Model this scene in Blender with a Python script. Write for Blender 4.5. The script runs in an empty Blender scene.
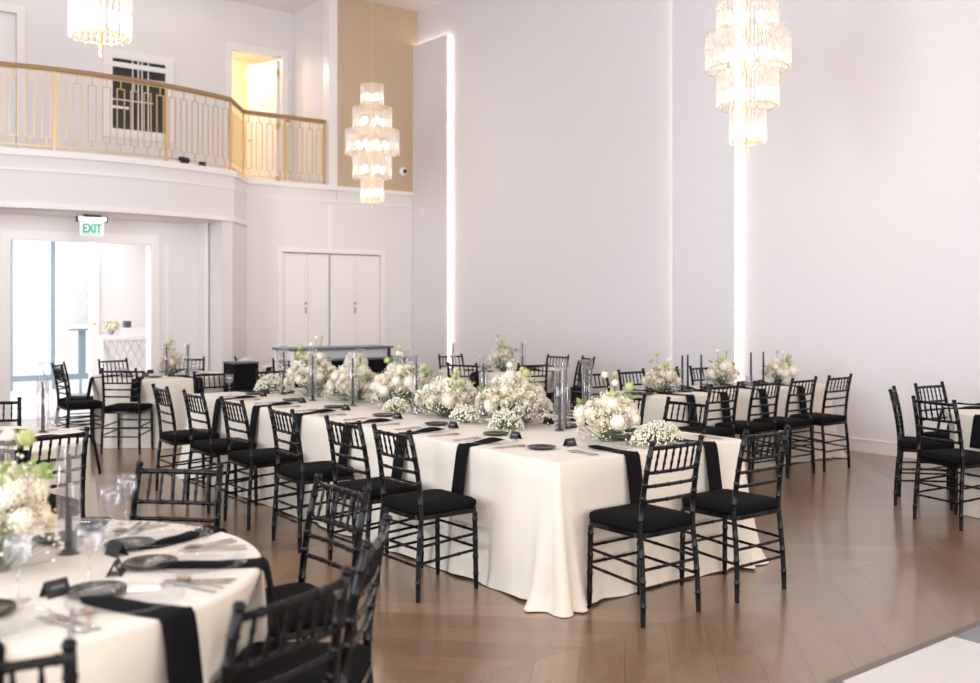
import bpy, math, random
from mathutils import Vector, Matrix
R = math.radians
PI = math.pi
sc = bpy.context.scene
COL = sc.collection
cos, sin = math.cos, math.sin

# ------------------------------------------------------------------ materials
def mat(name, col, rough=.5, metal=0., spec=.5, noise=0., nscale=20., bump=0., bscale=80., stretch=None, emis=None, estr=0., sheen=0., coat=0., trans=0., col2=None):
    m = bpy.data.materials.new(name); m.use_nodes = True
    nt = m.node_tree; b = nt.nodes['Principled BSDF']
    b.inputs['Base Color'].default_value = (*col, 1)
    b.inputs['Roughness'].default_value = rough
    b.inputs['Metallic'].default_value = metal
    b.inputs['Specular IOR Level'].default_value = spec
    b.inputs['Sheen Weight'].default_value = sheen
    b.inputs['Coat Weight'].default_value = coat
    b.inputs['Transmission Weight'].default_value = trans
    tc = nt.nodes.new('ShaderNodeTexCoord'); mp = nt.nodes.new('ShaderNodeMapping')
    nt.links.new(tc.outputs['Object'], mp.inputs['Vector'])
    if stretch: mp.inputs['Scale'].default_value = stretch
    n = nt.nodes.new('ShaderNodeTexNoise'); n.inputs['Scale'].default_value = nscale; n.inputs['Detail'].default_value = 3
    nt.links.new(mp.outputs['Vector'], n.inputs['Vector'])
    mx = nt.nodes.new('ShaderNodeMix'); mx.data_type = 'RGBA'
    c2 = col2 if col2 else tuple(max(0, c*(1-noise)) for c in col)
    mx.inputs['A'].default_value = (*col, 1); mx.inputs['B'].default_value = (*c2, 1)
    nt.links.new(n.outputs['Fac'], mx.inputs['Factor'])
    nt.links.new(mx.outputs['Result'], b.inputs['Base Color'])
    if bump:
        n2 = nt.nodes.new('ShaderNodeTexNoise'); n2.inputs['Scale'].default_value = bscale
        nt.links.new(mp.outputs['Vector'], n2.inputs['Vector'])
        bp = nt.nodes.new('ShaderNodeBump'); bp.inputs['Strength'].default_value = bump; bp.inputs['Distance'].default_value = .01
        nt.links.new(n2.outputs['Fac'], bp.inputs['Height']); nt.links.new(bp.outputs['Normal'], b.inputs['Normal'])
    if emis:
        b.inputs['Emission Color'].default_value = (*emis, 1); b.inputs['Emission Strength'].default_value = estr
    return m

def glassy(name, tint, diff=.15, gloss=.2, rough=.05):
    """thin clear glass or acrylic: see-through, glossy, a little milky"""
    m = bpy.data.materials.new(name); m.use_nodes = True; nt = m.node_tree
    nt.nodes.remove(nt.nodes['Principled BSDF']); out = nt.nodes['Material Output']
    tr = nt.nodes.new('ShaderNodeBsdfTransparent'); tr.inputs['Color'].default_value = (*tint, 1)
    gl = nt.nodes.new('ShaderNodeBsdfGlossy'); gl.inputs['Roughness'].default_value = rough; gl.inputs['Color'].default_value = (1, 1, 1, 1)
    df = nt.nodes.new('ShaderNodeBsdfTranslucent'); df.inputs['Color'].default_value = (.95, .93, .92, 1)
    d2 = nt.nodes.new('ShaderNodeBsdfDiffuse'); d2.inputs['Color'].default_value = (.93, .92, .92, 1)
    fr = nt.nodes.new('ShaderNodeLayerWeight'); fr.inputs['Blend'].default_value = .35
    mul = nt.nodes.new('ShaderNodeMath'); mul.operation = 'MULTIPLY_ADD'; mul.inputs[1].default_value = gloss*2; mul.inputs[2].default_value = gloss*.3
    mul.use_clamp = True
    pw = nt.nodes.new('ShaderNodeMath'); pw.operation = 'POWER'; pw.inputs[1].default_value = 2.5; nt.links.new(fr.outputs['Facing'], pw.inputs[0]); nt.links.new(pw.outputs[0], mul.inputs[0])
    m0 = nt.nodes.new('ShaderNodeMixShader'); m0.inputs[0].default_value = .5
    nt.links.new(df.outputs[0], m0.inputs[1]); nt.links.new(d2.outputs[0], m0.inputs[2])
    nz = nt.nodes.new('ShaderNodeTexNoise'); nz.inputs['Scale'].default_value = 30
    mm = nt.nodes.new('ShaderNodeMath'); mm.operation = 'MULTIPLY'; mm.inputs[1].default_value = diff*2
    nt.links.new(nz.outputs['Fac'], mm.inputs[0])
    m1 = nt.nodes.new('ShaderNodeMixShader'); nt.links.new(mm.outputs[0], m1.inputs[0])
    nt.links.new(tr.outputs[0], m1.inputs[1]); nt.links.new(m0.outputs[0], m1.inputs[2])
    m2 = nt.nodes.new('ShaderNodeMixShader'); nt.links.new(mul.outputs[0], m2.inputs[0])
    nt.links.new(m1.outputs[0], m2.inputs[1]); nt.links.new(gl.outputs[0], m2.inputs[2])
    nt.links.new(m2.outputs[0], out.inputs['Surface'])
    return m

def emitter(name, col, s):
    m = bpy.data.materials.new(name); m.use_nodes = True; nt = m.node_tree
    nt.nodes.remove(nt.nodes['Principled BSDF']); e = nt.nodes.new('ShaderNodeEmission')
    e.inputs['Color'].default_value = (*col, 1); e.inputs['Strength'].default_value = s
    nt.links.new(e.outputs[0], nt.nodes['Material Output'].inputs['Surface'])
    return m

def floor_mat():
    m = bpy.data.materials.new('oak_chevron'); m.use_nodes = True; nt = m.node_tree
    b = nt.nodes['Principled BSDF']; L = nt.links.new
    def N(t): return nt.nodes.new(t)
    def M(op, a, bb=None, c=None):
        n = N('ShaderNodeMath'); n.operation = op
        for i, v in enumerate((a, bb, c)):
            if v is None: continue
            if isinstance(v, (int, float)): n.inputs[i].default_value = v
            else: L(v, n.inputs[i])
        return n.outputs[0]
    tc = N('ShaderNodeTexCoord'); sp = N('ShaderNodeSeparateXYZ'); L(tc.outputs['Object'], sp.inputs[0])
    W = 1.25; PW = .20
    u = M('DIVIDE', M('ADD', sp.outputs['Y'], 20.35), W)
    ci = M('FLOOR', u); fu = M('SUBTRACT', u, ci)
    par = M('MULTIPLY', M('FRACT', M('MULTIPLY', ci, .5)), 2)      # 0 or 1
    sgn = M('SUBTRACT', M('MULTIPLY', par, 2), 1)
    v = M('ADD', sp.outputs['X'], M('MULTIPLY', M('MULTIPLY', M('SUBTRACT', fu, .5), W), sgn))
    pv = M('DIVIDE', M('MULTIPLY', v, .7071), PW)
    pi_ = M('FLOOR', pv); fv = M('SUBTRACT', pv, pi_)
    # along-plank coordinate
    al = M('SUBTRACT', M('MULTIPLY', sp.outputs['X'], sgn), M('MULTIPLY', fu, W))
    cid = N('ShaderNodeCombineXYZ'); L(pi_, cid.inputs[0]); L(ci, cid.inputs[1])
    wn = N('ShaderNodeTexWhiteNoise'); wn.noise_dimensions = '3D'; L(cid.outputs[0], wn.inputs['Vector'])
    gv = N('ShaderNodeCombineXYZ'); L(M('MULTIPLY', al, 1.3), gv.inputs[0]); L(M('MULTIPLY', pv, 4.5), gv.inputs[1]); L(M('MULTIPLY', wn.outputs['Value'], 30), gv.inputs[2])
    gn = N('ShaderNodeTexNoise'); gn.inputs['Scale'].default_value = 2.2; gn.inputs['Detail'].default_value = 8; gn.inputs['Roughness'].default_value = .7
    L(gv.outputs[0], gn.inputs['Vector'])
    f = M('ADD', M('MULTIPLY', wn.outputs['Value'], .30), M('MULTIPLY', gn.outputs['Fac'], .85))
    cr = N('ShaderNodeValToRGB'); L(f, cr.inputs[0])
    e = cr.color_ramp.elements
    e[0].position = .2; e[0].color = (.125, .072, .038, 1)
    e[1].position = .95; e[1].color = (.33, .20, .11, 1)
    k = cr.color_ramp.elements.new(.55); k.color = (.21, .122, .066, 1)
    edge = M('MINIMUM', fv, M('SUBTRACT', 1, fv)); seam = M('LESS_THAN', edge, .012)
    eu = M('MINIMUM', fu, M('SUBTRACT', 1, fu)); seam = M('MAXIMUM', seam, M('LESS_THAN', eu, .002))
    mx = N('ShaderNodeMix'); mx.data_type = 'RGBA'; L(M('MULTIPLY', seam, .6), mx.inputs['Factor'])
    L(cr.outputs[0], mx.inputs['A']); mx.inputs['B'].default_value = (.06, .035, .022, 1)
    L(mx.outputs['Result'], b.inputs['Base Color'])
    L(M('MULTIPLY_ADD', gn.outputs['Fac'], .16, .25), b.inputs['Roughness'])
    b.inputs['Specular IOR Level'].default_value = .8; b.inputs['Coat Weight'].default_value = .55; b.inputs['Coat Roughness'].default_value = .13
    bp = N('ShaderNodeBump'); bp.inputs['Strength'].default_value = .12; bp.inputs['Distance'].default_value = .004
    L(gn.outputs['Fac'], bp.inputs['Height']); L(bp.outputs[0], b.inputs['Normal'])
    return m

WALL = (.79, .765, .77)
M_wall = mat('wall_paint', WALL, .6, noise=.02, nscale=3)
M_grass = mat('pale_grasscloth', (.76, .74, .765), .55, noise=.06, nscale=5, bump=.12, bscale=8, stretch=(1, 1, 14))
M_taupe = mat('taupe_grasscloth', (.60, .46, .32), .7, noise=.14, nscale=5, bump=.2, bscale=10, stretch=(3, 3, 26))
M_ceil = mat('ceiling_paint', (.82, .79, .79), .8, noise=.02, nscale=2)
M_trim = mat('white_trim_paint', (.87, .84, .83), .35, noise=.02)
M_floor = floor_mat()
M_black = mat('black_lacquer', (.005, .0045, .0055), .12, spec=.22, noise=.3, nscale=40)
M_cush = mat('black_seat_fabric', (.006, .0055, .006), .9, spec=.1, noise=.3, nscale=200, bump=.2, bscale=300)
M_nap = mat('black_linen', (.007, .0065, .008), .9, spec=.12, noise=.3, nscale=150, bump=.2, bscale=400)
M_cloth = mat('ivory_linen', (.73, .665, .585), .8, spec=.2, noise=.04, nscale=8, bump=.08, bscale=250, sheen=.1)
M_brass = mat('brushed_brass', (.72, .52, .25), .32, metal=.75, noise=.1)
M_gold = mat('pale_gold_metal', (.78, .58, .34), .3, metal=.85, noise=.1)
M_oak = mat('oak_handrail', (.40, .235, .125), .45, noise=.3, nscale=8, stretch=(2, 2, 20))
M_silver = mat('flatware_steel', (.6, .58, .57), .22, metal=.95, noise=.05)
M_copper = mat('flatware_champagne', (.62, .45, .33), .3, metal=.85, noise=.05)
M_plate = mat('black_glazed_plate', (.02, .018, .014), .25, spec=.6, noise=.3)
M_card = mat('black_card', (.018, .017, .018), .6, noise=.2)
M_ink = mat('white_ink', (.6, .58, .55), .7, noise=.1)
M_glass = glassy('clear_glass', (.98, .985, .99), .015, .16)
M_tube = glassy('clear_hurricane', (.95, .95, .965), .008, .22)
M_rod = glassy('crystal_rod', (.97, .95, .93), .27, .20, .12)
M_bulb = emitter('lamp_glow', (1, .87, .74), 30)
M_led = emitter('led_glow', (1, .78, .65), 14)
M_rose = mat('ivory_petal', (.87, .80, .66), .6, noise=.06, nscale=30, trans=0, sheen=.1)
M_rose2 = mat('cream_petal', (.87, .79, .64), .6, noise=.08, nscale=30)
M_white = mat('white_petal', (.87, .83, .73), .6, noise=.05, nscale=30)
M_green = mat('fresh_leaf', (.30, .38, .12), .5, noise=.4, nscale=20)
M_lime = mat('lime_bloom', (.55, .60, .24), .6, noise=.2, nscale=60)
M_stem = mat('stem_green', (.16, .22, .08), .6, noise=.3)
M_breath = mat('tiny_white_blooms', (.85, .81, .68), .6, noise=.1)
M_teal = mat('blue_grey_frame', (.22, .31, .36), .4, noise=.1)
M_dkglass = mat('dark_glazing', (.03, .035, .03), .08, spec=.7, noise=.5, nscale=3)
M_dance = mat('white_dance_tile', (.60, .57, .555), .25, noise=.01)
M_dgrey = mat('charcoal_dance_tile', (.17, .18, .19), .2, noise=.15)
M_alu = mat('floor_edging', (.16, .13, .11), .35, metal=.4, noise=.1)
M_green_em = emitter('exit_green', (.10, .72, .45), 1.0)
M_exitp = mat('exit_acrylic', (.75, .86, .83), .15, noise=.03)
M_red = mat('red_plastic', (.5, .05, .05), .4, noise=.1)
M_slate = mat('slate_top', (.075, .10, .12), .35, noise=.1)
M_tile = mat('foyer_tile', (.80, .78, .77), .3, noise=.03)
M_blueprint = mat('pale_print', (.72, .74, .78), .5, noise=.3, nscale=9)
M_cream = mat('warm_room_paint', (.87, .74, .55), .7, noise=.03)
M_colour = mat('coloured_fabric', (.10, .38, .36), .7, noise=.1, nscale=6, col2=(.65, .08, .05))
M_boards = mat('shelf_board', (.8, .68, .5), .6, noise=.05)
M_sky = emitter('daylight_outside', (.93, .96, 1), 2.0)

# ------------------------------------------------------------------ mesh builder
class MB:
    def __init__(s): s.v = []; s.f = []; s.sm = []
    def add(s, vs, fs, smooth=True):
        o = len(s.v); s.v += [tuple(p) for p in vs]
        for f in fs: s.f.append(tuple(i+o for i in f)); s.sm.append(smooth)
    def box(s, x0, x1, y0, y1, z0, z1):
        v = [(x, y, z) for z in (z0, z1) for y in (y0, y1) for x in (x0, x1)]
        s.add(v, [(0, 2, 3, 1), (4, 5, 7, 6), (0, 1, 5, 4), (2, 6, 7, 3), (0, 4, 6, 2), (1, 3, 7, 5)], False); return s
    def obox(s, c, hx, hy, hz, M3):
        v = [Vector(c) + M3 @ Vector((x*hx, y*hy, z*hz)) for z in (-1, 1) for y in (-1, 1) for x in (-1, 1)]
        s.add(v, [(0, 2, 3, 1), (4, 5, 7, 6), (0, 1, 5, 4), (2, 6, 7, 3), (0, 4, 6, 2), (1, 3, 7, 5)], False); return s
    def tube(s, pts, r, n=8, cap=True, close=False):
        pts = [Vector(p) for p in pts]; k = len(pts)
        rs = r if isinstance(r, (list, tuple)) else [r]*k
        rings = []; prev = None
        for i, p in enumerate(pts):
            a = pts[(i-1) % k] if (i > 0 or close) else p; b = pts[(i+1) % k] if (i < k-1 or close) else p
            t = (b-a).normalized()
            if prev is None:
                up = Vector((0, 0, 1)) if abs(t.z) < .9 else Vector((1, 0, 0))
                u = t.cross(up).normalized()
            else:
                u = (prev - t*prev.dot(t)).normalized()
            prev = u; w = t.cross(u)
            rings.append([p + (u*cos(2*PI*j/n) + w*sin(2*PI*j/n))*rs[i] for j in range(n)])
        vs = [q for rg in rings for q in rg]; fs = []
        for i in range(k if close else k-1):
            for j in range(n):
                a = i*n+j; b = i*n+(j+1) % n; c = ((i+1) % k)*n+(j+1) % n; d = ((i+1) % k)*n+j
                fs.append((a, b, c, d))
        s.add(vs, fs)
        if cap and not close:
            s.add(rings[0], [tuple(range(n-1, -1, -1))], False); s.add(rings[-1], [tuple(range(n))], False)
        return s
    def lathe(s, prof, n=16, c=(0, 0, 0), M3=None, smooth=True):
        vs = []; fs = []
        for r, z in prof:
            for j in range(n):
                p = Vector((r*cos(2*PI*j/n), r*sin(2*PI*j/n), z))
                if M3: p = M3 @ p
                vs.append(p + Vector(c))
        for i in range(len(prof)-1):
            for j in range(n):
                fs.append((i*n+j, i*n+(j+1) % n, (i+1)*n+(j+1) % n, (i+1)*n+j))
        s.add(vs, fs, smooth); return s
    def ball(s, c, r, n=8, m=5, sz=1):
        s.lathe([(max(1e-4, r*sin(PI*i/m)), -r*cos(PI*i/m)*sz) for i in range(m+1)], n, c); return s
    def prism(s, poly, z0, z1, smooth=False):
        n = len(poly)
        s.add([(x, y, z0) for x, y in poly], [tuple(range(n-1, -1, -1))], False)
        s.add([(x, y, z1) for x, y in poly], [tuple(range(n))], False)
        vs = [(x, y, z0) for x, y in poly] + [(x, y, z1) for x, y in poly]
        s.add(vs, [(i, (i+1) % n, n+(i+1) % n, n+i) for i in range(n)], smooth); return s
    def mesh(s, name, m):
        me = bpy.data.meshes.new(name); me.from_pydata(s.v, [], s.f); me.update()
        me.polygons.foreach_set('use_smooth', s.sm)
        for q in (m if isinstance(m, list) else [m]): me.materials.append(q)
        return me
    def obj(s, name, m, parent=None, loc=None):
        o = bpy.data.objects.new(name, s.mesh(name, m)); COL.objects.link(o)
        if parent: o.parent = parent
        if loc: o.location = loc
        return o

def bevel(o, w=.004, seg=2):
    b = o.modifiers.new('soft_edges', 'BEVEL'); b.width = w; b.segments = seg; b.limit_method = 'ANGLE'; b.angle_limit = R(40); return o
def thing(name, label, cat, loc=(0, 0, 0), rz=0, group=None):
    o = bpy.data.objects.new(name, None); COL.objects.link(o); o.empty_display_size = .1
    o.location = loc; o.rotation_euler = (0, 0, rz); o['label'] = label; o['category'] = cat
    if group: o['group'] = group
    return o
def tag(o, label, cat, group=None, loc=None, rz=None):
    o['label'] = label; o['category'] = cat
    if group: o['group'] = group
    if loc is not None: o.location = loc
    if rz is not None: o.rotation_euler = (0, 0, rz)
    return o
def struct(o): o['kind'] = 'structure'; return o
def inst(name, me, parent=None, loc=(0, 0, 0), rot=(0, 0, 0), s=1):
    o = bpy.data.objects.new(name, me); COL.objects.link(o)
    o.parent = parent; o.location = loc; o.rotation_euler = rot; o.scale = (s, s, s); return o
def copy_tree(o, parent=None):
    c = o.copy(); COL.objects.link(c)
    if parent is not None: c.parent = parent
    for ch in o.children: copy_tree(ch, c)
    return c
used = {}
def place(proto, key, label, loc, rz, group=None, s=1):
    """first use moves the prototype itself, later uses copy it with all of its parts"""
    if key in used: o = copy_tree(proto)
    else: o = proto; used[key] = 1
    o.location = loc; o.rotation_euler = (0, 0, rz); o.scale = (s, s, s); o['label'] = label
    if group: o['group'] = group
    return o

# ------------------------------------------------------------------ room shell
XW, YW, ZC = 9.80, 14.76, 6.79
XL, YF = -4.6, -4.8
YB = 16.2                                  # back wall of the balcony
ZB = 3.55                                  # balcony floor
struct(MB().box(XL-.2, XW+.2, YF-.2, YW+.2, -.12, 0).obj('floor', M_floor))
struct(MB().box(XL-.2, XW+.2, YF-.2, YB+.2, ZC, ZC+.15).obj('ceiling', M_ceil))
struct(MB().box(XW, XW+.2, YF, YB+.2, 0, ZC).obj('wall_right', M_grass))
w = MB()
w.box(XL, 3.14, YW, YW+.18, 0, ZB-.2); w.box(5.08, 7.19, YW, YW+.18, 0, ZB-.2); w.box(9.05, XW, YW, YW+.18, 0, ZB-.2)
w.box(3.14, 5.08, YW, YW+.18, 2.5, ZB-.2); w.box(7.19, 9.05, YW, YW+.18, 2.45, ZB-.2)
w.box(8.2, XW, YW, YW+.18, ZB-.2, ZC)
struct(w.obj('wall_back', M_wall))
struct(MB().box(8.035, 8.19, YW-.03, YW+.18, ZB+.02, ZC).obj('trim_1', M_trim))       # pier beside the balcony
struct(MB().box(8.20, XW-.005, YW-.02, YW-.002, ZB+.03, ZC-.002).obj('trim_2', M_taupe))  # taupe niche panel
struct(MB().box(XL-.2, XL, YF, YF+1.3, 0, ZC).box(XL-.2, XL, YF+3.8, YF+5.2, 0, ZC).box(XL-.2, XL, YF+8.2, YF+9.8, 0, ZC).box(XL-.2, XL, YF+12.8, YB, 0, ZC)
       .box(XL-.2, XL, YF+1.3, YF+3.8, 5.2, ZC).box(XL-.2, XL, YF+5.2, YF+8.2, 5.2, ZC).box(XL-.2, XL, YF+9.8, YF+12.8, 5.2, ZC)
       .box(XL-.2, XL, YF+1.3, YF+3.8, 0, .3).box(XL-.2, XL, YF+5.2, YF+8.2, 0, .3).box(XL-.2, XL, YF+9.8, YF+12.8, 0, .3).obj('wall_left', M_wall))
for i, (a, b) in enumerate(((1.3, 3.8), (5.2, 8.2), (9.8, 12.8))):
    f = MB(); a += YF; b += YF
    for yy in (a, (a+b)/2-.03, b-.06): f.box(XL-.12, XL-.04, yy, yy+.06, .3, 5.2)
    for zz in (.3, 2.4, 5.14): f.box(XL-.12, XL-.04, a, b, zz, zz+.06)
    struct(f.obj('window_%d' % (i+1), M_trim))
struct(MB().box(XL, -2, YF-.2, YF, 0, ZC).box(7.5, XW, YF-.2, YF, 0, ZC).box(-2, 7.5, YF-.2, YF, 5, ZC).box(-2, 7.5, YF-.2, YF, 0, .4).obj('wall_front', M_wall))
f = MB()
for xx in (-2, -.1, 1.8, 3.7, 5.6, 7.44): f.box(xx, xx+.06, YF-.12, YF-.04, .4, 5)
for zz in (.4, 2.4, 4.94): f.box(-2, 7.5, YF-.12, YF-.04, zz, zz+.06)
struct(f.obj('window_4', M_trim))

# balcony: bowed front
ACX, ACY, AR = 4.0, 18.65, 5.03
def arc(x): return ACY - math.sqrt(AR*AR - (x-ACX)**2)
bow = [(1.4, YW+.02)] + [(1.92 + 4.16*i/28, arc(1.92 + 4.16*i/28)) for i in range(29)] + [(6.6, YW+.02)]
struct(MB().prism(bow, 2.83, ZB).obj('wall_balcony', M_wall))
struct(MB().box(XL, 8.19, YW+.005, YB, ZB-.2, ZB-.001).obj('floor_balcony', M_wall))
def off(poly, d):
    out = []
    for i, (x, y) in enumerate(poly):
        a = poly[max(0, i-1)]; b = poly[min(len(poly)-1, i+1)]
        tx, ty = b[0]-a[0], b[1]-a[1]; l = math.hypot(tx, ty); out.append((x + ty/l*d, y - tx/l*d))
    return out
def ribbon(poly, d0, d1, z0, z1):
    a = off(poly, d0); b = off(poly, d1); m = MB()
    for i in range(len(poly)-1):
        v = [(*a[i], z0), (*a[i+1], z0), (*b[i+1], z0), (*b[i], z0), (*a[i], z1), (*a[i+1], z1), (*b[i+1], z1), (*b[i], z1)]
        m.add(v, [(0, 1, 2, 3), (7, 6, 5, 4), (3, 2, 6, 7), (0, 4, 5, 1)], False)
    return m
edge = bow + [(8.04, YW+.0)]
struct(ribbon(edge, -.05, .045, ZB-.05, ZB+.035).obj('trim_3', M_trim))
struct(ribbon(edge, -.05, .018, ZB-.24, ZB-.215).obj('trim_4', M_trim))
struct(ribbon(bow, -.05, .02, 2.83, 2.90).obj('trim_5', M_trim))
# wing walls that carry the bow
struct(MB().prism([(5.86, arc(5.86)+.02), (6.05, arc(6.05)+.0), (6.58, YW), (5.86, YW)], 0, 2.83).obj('wall_wing', M_wall))
struct(MB().prism([(2.14, arc(2.14)+.02), (2.14, YW), (1.42, YW), (1.95, arc(1.95)+.0)], 0, 2.83).obj('wall_wing_left', M_wall))
# cornice band and battens on the back wall
struct(MB().box(6.6, XW, YW-.045, YW, ZB-.04, ZB+.03).box(8.04, XW, YW-.02, YW, ZB-.24, ZB-.215).obj('trim_6', M_trim))
struct(MB().box(8.02, 8.10, YW-.012, YW, 2.5, ZB-.3).obj('trim_7', M_trim))
struct(MB().box(5.13, 5.2, YW-.02, YW-.001, 0, 2.54).box(3.02, 3.1, YW-.02, YW-.001, 0, 2.54).box(3.02, 5.2, YW-.02, YW-.001, 2.54, 2.62).box(3.1, 3.15, YW-.03, YW+.2, 0, 2.49).box(5.07, 5.13, YW-.03, YW+.2, 0, 2.49).box(3.1, 5.13, YW-.031, YW+.201, 2.49, 2.54).obj('trim_8', M_trim))
struct(MB().box(5.78, 5.84, YW-.3, YW-.001, 0, 2.83).obj('trim_9', M_trim))
struct(MB().box(7.10, 7.19, YW-.025, YW, 0, 2.53).box(9.05, 9.14, YW-.025, YW, 0, 2.53).box(7.19, 9.05, YW-.025, YW, 2.45, 2.53).obj('trim_10', M_trim))
struct(MB().box(5.3, 5.34, YW-.012, YW, .15, 2.5).obj('trim_11', M_trim))
struct(MB().box(6.62, 7.1, YW-.02, YW, 0, .15).box(9.14, XW, YW-.02, YW, 0, .15).box(5.2, 5.78, YW-.02, YW, 0, .15).obj('baseboard_back', M_trim))
b = MB(); b.box(XW-.018, XW, YF, YW, 0, .125); b.box(XW-.024, XW, YF, YW, .125, .142)
struct(b.obj('baseboard_right', M_trim))
# four closet leaves
for i, (a, c) in enumerate(((7.20, 7.665), (7.672, 8.055), (8.085, 8.57), (8.576, 9.04))):
    d = MB().box(a, c, YW+.02, YW+.06, .01, 2.43)
    d.box(a+.05, a+.06, YW+.012, YW+.021, .1, 2.3).box(c-.06, c-.05, YW+.012, YW+.021, .1, 2.3).box(a+.05, c-.05, YW+.012, YW+.021, 2.29, 2.3).box(a+.05, c-.05, YW+.012, YW+.021, .1, .11)
    o = struct(d.obj('door_%d' % (i+1), M_trim))
    if i in (0, 2):
        hx = c-.045 if i == 0 else c-.02
        MB().lathe([(.001, -.03), (.022, -.028), (.022, -.012), (.01, -.008), (.01, .03)], 12, (hx, YW-.0, 1.62), Matrix.Rotation(R(90), 3, 'X')).obj('door_knob', M_silver, o)
        MB().box(hx-.012, hx+.012, YW+.0, YW+.02, 1.45, 1.55).obj('door_lock', M_silver, o)
struct(MB().box(8.057, 8.083, YW+.03, YW+.04, .01, 2.43).obj('trim_12', M_teal))
struct(MB().box(7.1, 9.14, YW+.3, YW+.35, 0, 2.6).obj('wall_closet', M_wall))

# right wall floating panels with light behind the edges
PX0, PX1 = 9.70, 9.735
struct(MB().box(PX0, PX1, 13.72, YW-.01, .0, 6.15).obj('trim_13', M_grass))
struct(MB().box(PX0, PX1, 7.71, 8.69, .0, 6.15).obj('trim_14', M_grass))
LED = [('on the edge of the corner panel', 13.738, 6.13), ('down the near edge of the free-standing wall panel', 7.73, 6.13), ('hidden behind the far edge of the free-standing wall panel', 8.700, 6.13)]
for nm, y, zt in LED:
    o = MB().tube([(0, 0, .01), (0, 0, zt)], .013, 8).obj('led_strip', M_led)
    tag(o, 'glowing warm vertical light strip ' + nm, 'light strip', 'light strips behind the wall panels', (PX1+.03, y, 0))
o = MB().tube([(0, 13.75, 0), (0, YW-.05, 0)], .013, 8).obj('led_strip', M_led)
tag(o, 'glowing horizontal light strip along the top of the corner wall panel', 'light strip', 'light strips behind the wall panels', (PX1+.03, 0, 6.135))

# balcony back wall with two doors and the framed interior window
w = MB()
Dz = ZB+2.42
w.box(XL, 2.75, YB, YB+.15, ZB, ZC); w.box(3.55, 6.95, YB, YB+.15, ZB, ZC); w.box(7.88, 8.3, YB, YB+.15, ZB, ZC)
w.box(2.75, 3.55, YB, YB+.15, Dz, ZC); w.box(6.95, 7.88, YB, YB+.15, Dz, ZC)
struct(w.obj('wall_balcony_back', M_wall))
struct(MB().box(8.1, 8.26, YW+.18, YB, ZB, ZC).obj('wall_balcony_side', M_ceil))
def casing(x0, x1, nm):
    m = MB().box(x0-.12, x0, YB-.03, YB+.01, ZB, Dz+.12).box(x1, x1+.12, YB-.03, YB+.01, ZB, Dz+.12).box(x0, x1, YB-.03, YB+.01, Dz, Dz+.12)
    struct(m.obj(nm, M_trim))
casing(2.75, 3.55, 'trim_15'); casing(6.95, 7.88, 'trim_16')
d = MB().box(2.76, 3.54, YB+.03, YB+.07, ZB, Dz-.01)
d.box(2.88, 3.42, YB+.02, YB+.03, ZB+1.2, Dz-.18); d.box(2.88, 3.42, YB+.02, YB+.03, ZB+.2, ZB+1.05)
struct(bevel(d.obj('door_5', M_trim), .006))
# room beyond the balcony door
struct(MB().box(6.3, 6.35, YB+.15, YB+2.6, ZB, ZC).box(8.9, 8.95, YB+.15, YB+2.6, ZB, ZC).box(6.3, 8.95, YB+2.6, YB+2.65, ZB, ZC).box(6.3, 8.95, YB+.15, YB+2.6, Dz+.5, Dz+.55).obj('wall_store_room', M_cream))
d = MB().box(0, .80, -.02, .02, 0, 2.38); d.box(.1, .7, -.026, -.02, 1.25, 2.2); d.box(.1, .7, -.026, -.02, .2, 1.1)
o = struct(bevel(d.obj('door_6', M_trim), .005)); o.location = (7.86, YB+.1, ZB+.01); o.rotation_euler = (0, 0, R(105))
MB().tube([(.72, -.06, 1.02), (.72, .06, 1.02)], .022, 10).obj('door_knob', M_brass, o)
for z in (.25, 1.2, 2.15): MB().box(-.012, .02, -.03, .03, z-.06, z+.06).obj('hinge', M_brass, o)
s = thing('storage_shelf', 'pale shelf of coloured things inside the room behind the balcony', 'shelf', (6.55, YB+1.6, ZB))
q = MB()
for z in (.5, 1.0, 1.5, 2.0): q.box(0, 1.0, 0, .4, z-.02, z)
for x in (0, .97): q.box(x, x+.03, 0, .4, 0, 1.95)
q.obj('shelf_board', M_boards, s)
random.seed(3)
for k in range(5):
    m = MB().ball((0, 0, 0), .085, 10, 6, 1.0)
    m.v = [(x*1.1, y, z + .02*sin(20*x)) for x, y, z in m.v]
    tag(m.obj('folded_cloth', M_colour), ['red and teal bundle at the end of the store room shelf', 'teal bundle next to the end one on the store room shelf', 'bundle in the middle of the store room shelf', 'mixed bundle beside the middle one on the store room shelf', 'bundle at the far end of the store room shelf'][k], 'bundle', 'bundles on the store room shelf', (6.66+.21*k, YB+1.80, ZB+2.095), k*.7)

# interior window on the balcony wall
wx0, wx1, wz0, wz1 = 4.95, 5.80, 4.40, 5.52
o = MB().box(wx0-.14, wx0, YB-.04, YB-.001, wz0-.14, wz1+.14).box(wx1, wx1+.14, YB-.04, YB-.001, wz0-.14, wz1+.14).box(wx0, wx1, YB-.04, YB-.001, wz1, wz1+.14).box(wx0, wx1, YB-.04, YB-.001, wz0-.14, wz0).obj('window_5', M_trim)
struct(o)
MB().box(wx0, wx1, YB-.012, YB-.002, wz0, wz1).obj('window_pane', M_dkglass, o)
m = MB()
for x in (5.27, 5.36, 5.42, 5.52): m.box(x-.008, x+.008, YB-.03, YB-.013, wz0, wz1)
m.box(wx0-.1, wx1+.06, YB-.055, YB-.041, wz1-.14, wz1-.06).box(wx0-.14, wx1+.14, YB-.055, YB-.041, wz1-.36, wz1-.28).box(wx0-.14, 5.2, YB-.055, YB-.041, 4.72, 4.76).box(wx0, 5.6, YB-.03, YB-.013, 4.86, 4.875)
m.obj('window_bars', M_trim, o)

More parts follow.
